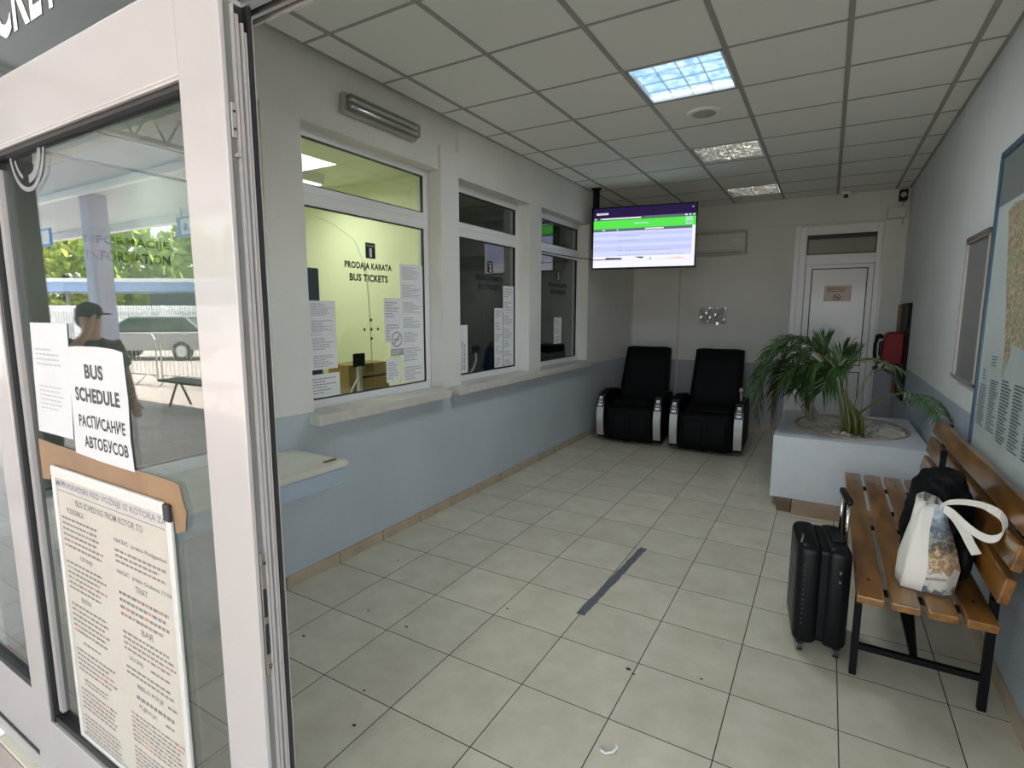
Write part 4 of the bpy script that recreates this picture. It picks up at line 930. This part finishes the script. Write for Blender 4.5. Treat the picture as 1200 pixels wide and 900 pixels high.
# footprint and rim of the tote (slumped towards the backpack)
bot = [(2.955, 2.80), (2.968, 2.69), (3.105, 2.675), (3.150, 2.72), (3.135, 2.86), (3.0, 2.89)]
mid = [(2.962, 2.80), (2.985, 2.69), (3.115, 2.675), (3.165, 2.73), (3.145, 2.88), (3.02, 2.91)]
top = [(3.012, 2.84), (3.032, 2.785), (3.095, 2.785), (3.112, 2.83), (3.105, 2.90), (3.045, 2.92)]
def ringpts(pts, z, dz=(0,)*6):
    out = []
    k = len(pts)
    for i in range(k):
        for q in range(4):
            t = q/4; a, c = Vector((*pts[i], z+dz[i])), Vector((*pts[(i+1) % k], z+dz[(i+1) % k])); out.append(a.lerp(c, t))
    return out
b = MB(); b.smooth = True
lev = []
zs = [.454, .50, .56, .63, .70, .765, .80]
for z in zs:
    t = (z-.454)/(.80-.454)
    if t < .3: u = t/.3; P_ = [(Vector(a)*(1-u)+Vector(c)*u) for a, c in zip(bot, mid)]
    else: u = (t-.3)/.7; P_ = [(Vector(a)*(1-u)+Vector(c)*u) for a, c in zip(mid, top)]
    P_ = [tuple(v) for v in P_]
    rp = ringpts(P_, z, [.02*t, .015*t, 0, -.02*t, 0, .02*t]); rp = [v+Vector((.005*math.sin(i*1.7+z*20), .005*math.cos(i*2.3+z*17), 0))*(.3+t) for i, v in enumerate(rp)]
    lev.append([b.bm.verts.new(v) for v in rp])
fs = []
for A, B in zip(lev, lev[1:]):
    n = len(A)
    for j in range(n): fs.append(b.bm.faces.new((A[j], A[(j+1) % n], B[(j+1) % n], B[j])))
fs.append(b.bm.faces.new(lev[0][::-1])); b._done(fs)
faces_print = []
tote_body = b
inn = [b.bm.verts.new(v.co+(Vector((3.06, 2.85, v.co.z-.10))-v.co)*Vector((.25, .25, 1)).length*0+Vector(((3.06-v.co.x)*.2, (2.85-v.co.y)*.2, -.10))) for v in lev[-1]]
n = len(inn); fs = [b.bm.faces.new((lev[-1][j], lev[-1][(j+1) % n], inn[(j+1) % n], inn[j])) for j in range(n)]+[b.bm.faces.new(inn)]; b._done(fs)
tote_front = [[v.co.copy() for v in L_] for L_ in lev]
bmesh.ops.recalc_face_normals(b.bm, faces=b.bm.faces)
b.build('canvas_body', m_canvas, t_)
# print on the near side: indices 5..12 of each level (near edge and its right corner)
mm, N, L = newmat('tote_print'); bs = N['Principled BSDF']; bs.inputs['Roughness'].default_value = .85
g = N.new('ShaderNodeNewGeometry'); sp = N.new('ShaderNodeSeparateXYZ'); L.new(g.outputs['Position'], sp.inputs[0])
nz = N.new('ShaderNodeTexNoise'); nz.inputs['Scale'].default_value = 45; nz.inputs['Detail'].default_value = 6; L.new(g.outputs['Position'], nz.inputs[0])
zz = mth(N, L, 'MULTIPLY_ADD', nz.outputs[0], .17, mth(N, L, 'SUBTRACT', sp.outputs['Z'], .035))
mr = N.new('ShaderNodeMapRange'); L.new(zz, mr.inputs[0]); mr.inputs[1].default_value = .50; mr.inputs[2].default_value = .84
r = N.new('ShaderNodeValToRGB'); cr = r.color_ramp; cr.interpolation = 'EASE'
cr.elements[0].position = 0; cr.elements[0].color = (.10, .12, .14, 1); cr.elements[1].position = 1; cr.elements[1].color = (.50, .60, .68, 1)
for p_, c_ in ((.12, (.62, .60, .55)), (.26, (.70, .67, .60)), (.36, (.34, .20, .10)), (.44, (.62, .50, .34)), (.52, (.30, .20, .11)), (.58, (.10, .09, .08)), (.66, (.36, .36, .34)), (.72, (.13, .16, .18)), (.82, (.22, .29, .36))):
    e = cr.elements.new(p_); e.color = (*c_, 1)
L.new(mr.outputs[0], r.inputs[0]); L.new(r.outputs[0], bs.inputs['Base Color'])
b = MB(); b.smooth = True
cen = Vector((3.06, 2.8, .6)); prs = []
for A in tote_front:
    row = []
    for j in range(6, 13):
        v = A[j]; d_ = Vector((v.x-cen.x, v.y-cen.y-.02, 0)).normalized(); row.append(b.bm.verts.new(v+d_*.0015))
    prs.append(row)
b._done([b.bm.faces.new((prs[i][j], prs[i][j+1], prs[i+1][j+1], prs[i+1][j])) for i in range(6) for j in range(6)])
b.build('town_print', mm, t_)
b = MB(); b.text('MONTENEGRO', (3.046, 2.668, .512), Vector((.065, -.006, .012)).normalized(), UZ, .066, .010, .01); b.build('print_lettering', m_ink, t_)
b = MB(); b.ribbon([(3.09, 2.79, .775), (3.085, 2.775, .80), (3.11, 2.77, .825), (3.16, 2.75, .842), (3.215, 2.72, .845), (3.262, 2.695, .82), (3.272, 2.68, .78), (3.258, 2.672, .745), (3.23, 2.675, .728), (3.195, 2.69, .735), (3.16, 2.72, .757), (3.125, 2.76, .785), (3.10, 2.79, .79)], [(.2, -.5, .9)]*5+[(.5, .6, .5)]*2+[(.2, .5, .8)]*6, .032, .003)
b.build('strap', m_canvas, t_)
b = MB(); b.ribbon([(3.10, 2.79, .79), (3.135, 2.765, .765), (3.165, 2.75, .72), (3.19, 2.74, .67), (3.21, 2.735, .635)], [(.8, -.3, .5)]*5, .034, .003); b.build('loose_strap', m_canvas, t_)

# ================================================================== floor marks
b = MB(); d_ = Vector((1.642-1.590, 3.46-2.50, 0)).normalized(); nn = Vector((d_.y, -d_.x, 0)); o = Vector((1.585, 2.50, .0012)); K = 24
L_ = [o+d_*(.98*i/K)+nn*(-.024+random.uniform(-.003, .003)) for i in range(K+1)]; R2 = [o+d_*(.98*i/K)+nn*(.024+random.uniform(-.003, .003)) for i in range(K+1)]
for i in range(K): b.quad(L_[i], R2[i], R2[i+1], L_[i+1])
tag(b.build('floor_tape', mat('worn_tape', (.07, .085, .11), .5, col2=(.17, .185, .20), vscale=45)), 'worn dark blue grey strip of tape on the tiled floor', 'tape')
b = MB(); b.smooth = True; b.tube([(2.005, 1.715, .008), (2.012, 1.70, .007), (2.03, 1.698, .006), (2.05, 1.715, .008), (2.06, 1.735, .014), (2.052, 1.742, .018)], .006, 6, flat=.6)
tag(b.build('plastic_clip', m_paper), 'small curled white plastic scrap on the floor tiles', 'scrap')
b = MB()
for (x, y, s) in ((.31, 2.48, 8), (.34, 2.67, 6), (.58, 1.95, 7), (.86, 1.94, 9), (.47, 1.62, 9), (1.13, 1.33, 9), (1.02, 1.49, 7), (1.22, 2.35, 8), (1.95, 2.2, 12), (1.98, 2.18, 8), (2.53, 1.87, 8), (2.9, 2.02, 10), (.77, 3.3, 6), (2.25, 2.3, 7)):
    b.ico((x, y, .002), s*.001, 1, (1.2, .7, .25))
tag(b.build('crumbs', mat('crumb_brown', (.06, .05, .04), .8)), 'dark crumbs and specks scattered over the floor tiles', 'crumbs', kind='stuff')

# ================================================================== inside ticket office 1 and 2
b = MB(); b.box(-.95, -.21, 2.02, 3.54, .97, 1.0, .004); b.mi = 1; b.box(-.93, -.90, 2.04, 3.52, 0, .97)
tag(b.build('office_desk', [m_desk, m_offg]), 'pale desk top carrying the cardboard box in the lit ticket office', 'desk')
t_ = thing('cardboard_box', 'brown cardboard box on the desk behind the lit ticket window', 'box', (-.5, 3.04, 1.0))
b = MB(); b.box(-.62, -.40, 2.78, 3.20, 1.0, 1.215, .003); b.build('carton', m_card, t_)
b = MB(); b.box(-.622, -.398, 2.95, 3.03, 1.214, 1.2165); b.box(-.3995, -.398, 2.95, 3.03, 1.15, 1.2165); b.build('tape_strip', m_tape, t_)
t_ = thing('card_reader', 'small black screen on a thin stand in front of the cardboard box', 'device', (-.33, 2.82, 1.0))
b = MB(); b.box(-.352, -.335, 2.775, 2.885, 1.205, 1.305, .006); b.build('head', m_plast, t_)
b = MB(); b.tube([(-.345, 2.83, 1.21), (-.345, 2.83, 1.13), (-.34, 2.80, 1.11), (-.32, 2.73, 1.05), (-.30, 2.70, 1.005)], .008, 6); b.build('cable', m_desk, t_)
b = MB(); b.box(-.36, -.33, 2.815, 2.845, 1.0, 1.21); b.cyl((-.345, 2.83, 1.0), (-.345, 2.83, 1.008), .05); b.build('stand', m_alu, t_)
b = MB(); b.tube([(-.36, 2.86, 1.12), (-.30, 3.0, 1.13), (-.28, 3.10, 1.14)], .008, 6); b.ico((-.28, 3.11, 1.14), .03, 2, (1, 1.2, .8))
tag(b.build('gooseneck_microphone', m_plast), 'black gooseneck microphone lying across the cardboard box', 'microphone')
t_ = thing('monitor', 'dark blue backed monitor at the near edge of the lit ticket window', 'monitor', (-.45, 2.42, 1.0))
b = MB(); b.box(-.50, -.46, 2.16, 2.60, 1.15, 1.91, .01); b.build('case', m_navy, t_)
b = MB(); b.box(-.51, -.44, 2.25, 2.40, 1.0, 1.15); b.box(-.58, -.38, 2.18, 2.48, 1.0, 1.012); b.build('stand', m_navy, t_)
b = MB(); b.tube([(-1.6, 3.543, 2.5), (-1.35, 3.543, 2.40), (-1.1, 3.543, 2.25), (-.97, 3.543, 2.0), (-.94, 3.543, 1.6), (-.93, 3.543, 1.02)], .0045, 6)
tag(b.build('wall_cable', m_desk), 'thin pale cable drooping down the yellow office wall', 'cable')
t_ = thing('office_lamp', 'lit white box lamp on the ceiling inside ticket office 1', 'lamp', (-1.1, 2.9, 2.65))
b = MB(); b.box(-1.22, -1.03, 2.3, 3.18, 2.645, 2.72, .004); b.build('housing', m_pvc, t_)
b = MB(); b.box(-1.20, -1.05, 2.32, 3.16, 2.638, 2.645); b.build('diffuser', emit('office_tube', (.92, 1, .78), 4, (.8, .8, .8)), t_)
la = bpy.data.lights.new('office_light', 'AREA'); la.shape = 'RECTANGLE'; la.size = .17; la.size_y = .85; la.energy = OFFICE_E; la.color = (.97, 1, .80)
lo = bpy.data.objects.new('office_light', la); sc.collection.objects.link(lo); lo.location = (-1.125, 2.74, 2.63)
la = bpy.data.lights.new('added_information_light', 'AREA'); la.shape = 'RECTANGLE'; la.size = .17; la.size_y = .6; la.energy = 9; la.color = (.95, 1, .95)  # unseen lamp, added to brighten the information office behind its lettering
lo = bpy.data.objects.new('added_information_light', la); sc.collection.objects.link(lo); lo.location = (-1.2, 1.3, 2.63)
t_ = thing('office_lamp', 'added unseen white box lamp on the ceiling of the information office', 'lamp', (-1.2, 1.3, 2.64))
b = MB(); b.box(-1.30, -1.10, .98, 1.62, 2.648, 2.72, .004); b.build('housing', m_pvc, t_)
b = MB(); b.box(-1.28, -1.12, 1.0, 1.6, 2.64, 2.648); b.build('diffuser', bpy.data.materials['office_tube'], t_)
b = MB(); b.box(-.95, -.21, 3.63, 4.89, .97, 1.0, .004); b.mi = 1; b.box(-.93, -.90, 3.65, 4.87, 0, .97); tag(b.build('office_desk', [m_desk, m_offg]), 'desk top in the unlit office behind the middle ticket window', 'desk')
t_ = thing('card_reader', 'small dark screen on a bent stand behind the middle ticket window', 'device', (-.33, 4.25, 1.0))
b = MB(); b.box(-.305, -.285, 4.235, 4.34, 1.215, 1.29, .005); b.build('head', m_plast, t_)
b = MB(); b.tube([(-.30, 4.29, 1.22), (-.30, 4.30, 1.14), (-.28, 4.22, 1.07), (-.26, 4.10, 1.005)], .012, 6); b.build('stand', m_desk, t_)
b = MB(); b.smooth = True; b.box(-.36, -.26, 4.52, 4.62, 1.0, 1.25, .02); tag(b.build('blue_folder', m_navy), 'dark blue folder behind the papers of the middle ticket window', 'folder')
b = MB(); b.box(-.95, -.21, 4.97, 6.49, .93, .96, .004); b.mi = 1; b.box(-.93, -.90, 5.0, 6.47, 0, .93); tag(b.build('office_desk', [m_desk, m_offg]), 'desk top under the printer in the farthest dark office', 'desk')
t_ = thing('printer', 'grey desk printer with dark lid behind the farthest ticket window', 'printer', (-.5, 6.15, .96))
b = MB(); b.box(-.70, -.32, 5.98, 6.42, .96, 1.10, .015); b.build('body', m_alud, t_)
b = MB(); b.box(-.69, -.33, 5.99, 6.41, 1.10, 1.19, .02); b.build('lid', m_plast, t_)

# ================================================================== outside, seen in the door's reflection
b = MB(); b.box(-24, 9, -4.6, .58, 3.46, 3.56); struct('canopy_roof', b, mat('canopy_underside', (.50, .56, .60), .7))
b = MB(); b.box(-24, 9, -4.75, -4.6, 3.30, 3.62, .01); struct('canopy_beam', b, mat('canopy_edge', (.7, .7, .72), .6))
b = MB()
for y_ in (-1.6,): b.box(-24, 9, y_-.06, y_+.06, 3.34, 3.46)
struct('canopy_rafter', b, m_alud)
t_ = thing('roof_truss', 'grey lattice truss under the outdoor canopy', 'truss', (-3.0, -1.5, 3.2))
b = MB()
for z in (3.18, 3.43): b.box(-2.95, -2.89, -4.6, .55, z-.02, z+.02)
for k in range(18):
    y_ = -4.5+k*.28; b.tube([(-2.92, y_, 3.18), (-2.92, y_+.14, 3.43), (-2.92, y_+.28, 3.18)], .012, 4)
b.build('lattice', m_alud, t_)
t_ = thing('strip_lamp', 'long white strip lamp hung under the outdoor canopy', 'lamp', (-6.5, -3.2, 3.3))
b = MB(); b.box(-9.0, -4.0, -2.74, -2.66, 3.36, 3.46); b.build('body', m_pvc, t_)
def post(x, y, w, label, m):
    b = MB(); b.box(x-w, x+w, y-w, y+w, 0, 3.46, .01); b.box(x-w-.05, x+w+.05, y-w-.05, y+w+.05, 0, .03)
    tag(b.build('canopy_post', m), label, 'post')
post(-7.75, -3.05, .14, 'lavender grey square post holding the outdoor canopy', mat('post_lavender', (.42, .42, .52), .6))
post(-3.35, -.65, .12, 'dark brown post near the person outside', mat('post_dark', (.03, .026, .024), .5))
# crowd barriers
def barrier():
    r = thing('crowd_barrier', '', 'barrier', (0, 0, 0), 'steel crowd barriers on the bus station paving')
    b = MB(); b.tube([(-1.1, 0, .12), (-1.1, 0, 1.0), (-1.02, 0, 1.1), (1.02, 0, 1.1), (1.1, 0, 1.0), (1.1, 0, .12)], .02, 8); b.tube([(-1.1, 0, .2), (1.1, 0, .2)], .016, 6); b.build('rail_frame', m_alud, r)
    b = MB()
    for k in range(15): x = -1.1+2.2*(k+1)/16; b.cyl((x, 0, .2), (x, 0, 1.1), .006, n=6)
    b.build('bars', m_alud, r)
    for x in (-.8, .8):
        b = MB(); b.tube([(x, -.3, .0), (x, -.05, .2), (x, .05, .2), (x, .3, .0)], .016, 6); b.build('foot', m_alud, r)
    return r
b1 = barrier(); b1['label'] = 'steel crowd barrier reflected nearest the lavender post'
for k, (x, y, lb) in enumerate(((-8.95, -5.15, 'steel crowd barrier in the middle of the reflected row'), (-6.6, -5.5, 'steel crowd barrier at the door frame end of the reflected row'))): dup(b1, lb, (x, y, 0), -.13)
b1.location = (-11.3, -4.85, 0); b1.rotation_euler = (0, 0, -.13)
# outdoor bench
t_ = thing('waiting_bench', 'dark metal waiting bench on the paving outside', 'bench', (-6.2, -3.7, 0))
b = MB(); b.box(-7.2, -5.2, -3.9, -3.5, .42, .46, .01); b.build('seat', m_iron, t_)
for x in (-6.9, -5.5):
    b = MB(); b.tube([(x, -3.88, 0), (x, -3.72, .42), (x, -3.68, .42), (x, -3.52, 0)], .02, 6); b.build('leg', m_iron, t_)
# car
def car(x, y, rz):
    r = thing('car', 'grey estate car parked beyond the crowd barriers', 'car', (0, 0, 0))
    b = MB(); b.smooth = True; body = [(-2.2, .30), (-2.22, .60), (-2.1, .78), (-1.2, .92), (1.9, .95), (2.15, .85), (2.2, .35)]
    b.prism([(px, -.86, pz) for px, pz in body], (0, 1.72, 0), .06, 3); b.build('body', mat('car_grey', (.34, .32, .32), .3, coat=.4), r)
    b = MB(); b.smooth = True; b.prism([(-1.25, -.74, .91), (-.35, -.66, 1.42), (1.45, -.66, 1.42), (1.98, -.74, .93)], (0, 1.45, 0), .05, 3); b.build('cabin', mat('car_glass', (.03, .06, .06), .08, spec=.8), r)
    b = MB(); b.smooth = True; b.box(-.45, 1.5, -.68, .70, 1.40, 1.46, .03); b.tube([(-1.25, -.77, .91), (-.35, -.69, 1.43), (1.45, -.69, 1.43), (2.0, -.77, .93)], .03, 6); b.tube([(-1.25, .77, .91), (-.35, .69, 1.43), (1.45, .69, 1.43), (2.0, .77, .93)], .03, 6); b.build('roof', bpy.data.materials['car_grey'], r)
    for px in (-1.35, 1.35):
        for s in (-1, 1):
            b = MB(); b.cyl((px, s*.72, .31), (px, s*.88, .31), .31, n=20); b.mi = 1; b.cyl((px, s*.87, .31), (px, s*.89, .31), .19, n=14); b.build('wheel', [m_blk, m_alu], r)
    r.location = (x, y, 0); r.rotation_euler = (0, 0, rz)
car(-17.3, -8.5, -.545)
# white fence and blue roofed shed line beyond
t_ = thing('fence', 'white paling fence behind the parked car', 'fence', (-27, -13.6, 0))
b = MB(); d_ = Vector((4.38, -2.73, 0)).normalized(); o = Vector((-36, -7.8, 0))
for k in range(150): p = o+d_*k*.13; b.box(p.x-.04, p.x+.04, p.y-.03, p.y+.03, .05, 1.9)
b.build('palings', m_paper, t_)
b = MB(); b.prism([o+Vector((0, 0, .4)), o+d_*19.5+Vector((0, 0, .4)), o+d_*19.5+Vector((0, 0, .5)), o+Vector((0, 0, .5))], (.05, .08, 0)); b.prism([o+Vector((0, 0, 1.6)), o+d_*19.5+Vector((0, 0, 1.6)), o+d_*19.5+Vector((0, 0, 1.7)), o+Vector((0, 0, 1.7))], (.05, .08, 0)); b.build('rails', m_paper, t_)
t_ = thing('bus_shelter', 'long blue edged shelter roof behind the fence', 'shelter', (-29, -16, 0))
b = MB(); q = o+Vector((-1.2, -2.0, 0))-d_*3
b.prism([q+Vector((0, 0, 2.7)), q+d_*26+Vector((0, 0, 2.7)), q+d_*26+Vector((0, 0, 3.25)), q+Vector((0, 0, 3.25))], (-1.8, -3.0, 0)); b.build('roof', mat('shelter_blue', (.30, .42, .66), .5), t_)
b = MB(); b.prism([q+Vector((.05, .08, 3.2)), q+d_*26+Vector((.05, .08, 3.2)), q+d_*26+Vector((.05, .08, 3.4)), q+Vector((.05, .08, 3.4))], (.05, .08, 0)); b.build('edge', m_paper, t_)
b = MB(); b.prism([q+d_*12+Vector((.2, .3, 1.95)), q+d_*17+Vector((.2, .3, 1.95)), q+d_*17+Vector((.2, .3, 2.68)), q+d_*12+Vector((.2, .3, 2.55))], (-.4, -.6, 0)); b.build('awning', mat('awning_navy', (.02, .03, .06), .7), t_)
for k in range(6):
    p = q+d_*(1+k*5)+Vector((-.9, -1.5, 0)); b = MB(); b.box(p.x-.08, p.x+.08, p.y-.08, p.y+.08, 0, 2.7); b.build('post', m_alud, t_)
# blue signs
for (x, y, w_, lb) in ((-11.8, -3.7, 1.1, 'blue and white bay sign hung under the canopy'), (-10.2, -4.0, .6, 'small blue sign under the canopy by the lavender post'), (-7.5, -4.35, .5, 'small pale blue sign under the canopy above the trees')):
    b = MB(); b.box(x-w_/2, x+w_/2, y-.02, y+.02, 2.95, 3.3, .004); b.mi = 1; b.box(x-w_/2+.3*w_, x+w_/2-.03, y-.026, y+.026, 2.99, 3.26); b.mi = 0; b.disc((x+.1*w_, y+.027, 3.12), UX, UZ, .07, 16)
    b.cyl((x-.1, y, 3.3), (x-.1, y, 3.46), .012, n=6); tag(b.build('bay_sign', [mat('sign_blue', (.05, .25, .6), .5), m_paper]), lb, 'sign')
# trees
m_tree = [mat('tree_leaf', (.52, .62, .10), .7, col2=(.26, .36, .06), vscale=2), mat('tree_leaf_pale', (.66, .68, .17), .7, col2=(.36, .44, .09), vscale=2)]
m_bark = mat('bark', (.10, .07, .05), .9)
def tree(x, y, h, rr, label, k):
    r = thing('tree', label, 'tree', (x, y, 0)); b = MB(); b.tube([(x, y, 0), (x+.1, y, h*.35), (x, y, h*.7)], [.22, .17, .08], 7); b.build('trunk', m_bark, r)
    b = MB()
    for i in range(1500):
        a = random.random()*2*PI; ph = math.acos(random.uniform(-1, 1)); q = rr*random.uniform(.6, 1)**.5*(1+.18*math.sin(3*a+2*ph))
        c = Vector((x+q*math.cos(a)*math.sin(ph), y+q*math.sin(a)*math.sin(ph), h*.56+q*1.4*math.cos(ph)))
        s = random.uniform(.28, .5); u = Vector((random.gauss(0, 1), random.gauss(0, 1), random.gauss(0, 1))).normalized(); v = u.orthogonal().normalized()
        b.quad(c-u*s, c+v*s*.55, c+u*s, c-v*s*.55)
    b.build('crown', m_tree[k], r)
oo = q
for k in range(9):
    p = oo+d_*(-3+k*4.4)+Vector((-3.6, -6.2, 0))
    tree(p.x, p.y, 7.0+random.random()*1.5, 2.25, ['tall green tree', 'pale green tree', 'dense green tree'][k % 3]+' number-free'.replace(' number-free', '')+' behind the shelter roof, '+['at its far end', 'second from its far end', 'third from its far end', 'fourth from its far end', 'above its middle', 'beyond the navy awning', 'third from the near end', 'second from the near end', 'at its near end'][k], 1 if k % 3 == 1 else 0)

# person outside with a cap, standing, arm raised to the brim
pr = thing('person', 'person in a black cap, dark top and jeans standing outside, one hand at the brim', 'person', (-2.8, -.87, 0))
me = bpy.data.meshes.new('body'); V = []; E = []; Rr = []
def jt(p, r, par=None):
    V.append(p); Rr.append(r); i = len(V)-1
    if par is not None: E.append((par, i))
    return i
ox, oy = -2.8, -.87
pel = jt((ox, oy, .95), .14); ab = jt((ox, oy, 1.12), .125, pel); chs = jt((ox, oy, 1.32), .15, ab); nk = jt((ox+.02, oy, 1.46), .055, chs); hd = jt((ox+.045, oy, 1.53), .075, nk); hd2 = jt((ox+.05, oy, 1.62), .095, hd); hd3 = jt((ox+.045, oy, 1.69), .07, hd2)
for s in (-1, 1):
    hp = jt((ox, oy+s*.09, .90), .10, pel); kn = jt((ox+.02, oy+s*.10, .50), .065, hp); an = jt((ox, oy+s*.10, .09), .042, kn); jt((ox+.15, oy+s*.11, .04), .035, an)
    sh = jt((ox, oy+s*.19, 1.38), .065, chs)
    if s == 1: el = jt((ox+.20, oy+.27, 1.28), .045, sh); wr = jt((ox+.30, oy+.14, 1.50), .032, el); hand = jt((ox+.285, oy+.10, 1.57), .034, wr)
    else: el = jt((ox-.02, oy-.27, 1.10), .045, sh); wr = jt((ox+.08, oy-.27, .87), .032, el); hand = jt((ox+.11, oy-.27, .79), .034, wr)
    hp_ = Vector(V[hand]); dr = (hp_-Vector(V[wr])).normalized(); sd = Vector((0, 1, 0)) if s == -1 else Vector((1, 0, .2)).normalized()
    for f, (oq, ln) in enumerate(((-.026, .07), (-.009, .08), (.009, .075), (.026, .06))):
        a = jt(tuple(hp_+dr*.03+sd*oq), .010, hand); c2 = jt(tuple(hp_+dr*(.03+ln*.6)+sd*oq), .009, a); jt(tuple(hp_+dr*(.03+ln)+sd*oq+Vector((-.015, 0, 0))), .008, c2)
    a = jt(tuple(hp_+sd*-.036-dr*.01), .012, hand); jt(tuple(hp_+sd*-.06+dr*.03), .010, a)
me.from_pydata([Vector(v)-Vector((ox, oy, 0)) for v in V], E, []); body = bpy.data.objects.new('body', me); sc.collection.objects.link(body); body.parent = pr
sk = body.modifiers.new('skin', 'SKIN'); sk.use_smooth_shade = True
for i, r_ in enumerate(Rr): me.skin_vertices[0].data[i].radius = (r_, r_*(.72 if i in (1, 2) else 1)); me.skin_vertices[0].data[i].use_root = (i == 0)
ss = body.modifiers.new('sub', 'SUBSURF'); ss.levels = 1; ss.render_levels = 2; me.materials.append(m_skin)
b = MB(); b.smooth = True; b.ico((ox+.035, oy, 1.685), .108, 3, (1.05, .92, .75)); b.box(ox+.08, ox+.25, oy-.085, oy+.085, 1.655, 1.668, .005); b.build('cap', m_tee, pr)
b = MB(); b.smooth = True; b.ico((ox-.01, oy, 1.62), .098, 3, (.95, .95, 1.0)); b.build('hair', m_hair, pr)
b = MB(); b.smooth = True; b.ico((ox+.155, oy, 1.605), .016, 2, (1.2, .8, 1.4)); b.ico((ox+.135, oy, 1.565), .02, 2, (.5, 1.2, .35)); b.mi = 1
for s in (-1, 1): b.ico((ox+.135, oy+s*.033, 1.63), .011, 2)
b.build('face', [m_skin, m_hair], pr)
b = MB(); b.smooth = True
rings = [(.92, .185, .135), (1.1, .165, .125), (1.3, .205, .14), (1.40, .20, .11), (1.45, .09, .08)]
b.tube([(ox, oy, z) for z, a, c in rings], [a for z, a, c in rings], 18, flat=.72)
for s in (-1, 1): b.tube([(ox, oy+s*.16, 1.39), (ox+(.07 if s == 1 else 0), oy+s*.22, 1.33 if s == 1 else 1.27), (ox+(.13 if s == 1 else -.01), oy+s*.255, 1.30 if s == 1 else 1.18)], [.085, .072, .066], 12)
b.build('top', m_tee, pr)
b = MB(); b.smooth = True
for s in (-1, 1): b.tube([(ox, oy+s*.075, .99), (ox, oy+s*.09, .88), (ox+.02, oy+s*.10, .50), (ox, oy+s*.10, .10)], [.125, .12, .085, .07], 14)
b.build('trousers', m_jean, pr)
b = MB(); b.smooth = True
for s in (-1, 1): b.box(ox-.07, ox+.21, oy+s*.105-.045, oy+s*.105+.045, -.009, .075, .03, 3)
b.build('shoes', m_paper, pr)
pr.scale = (.955, .955, .955)
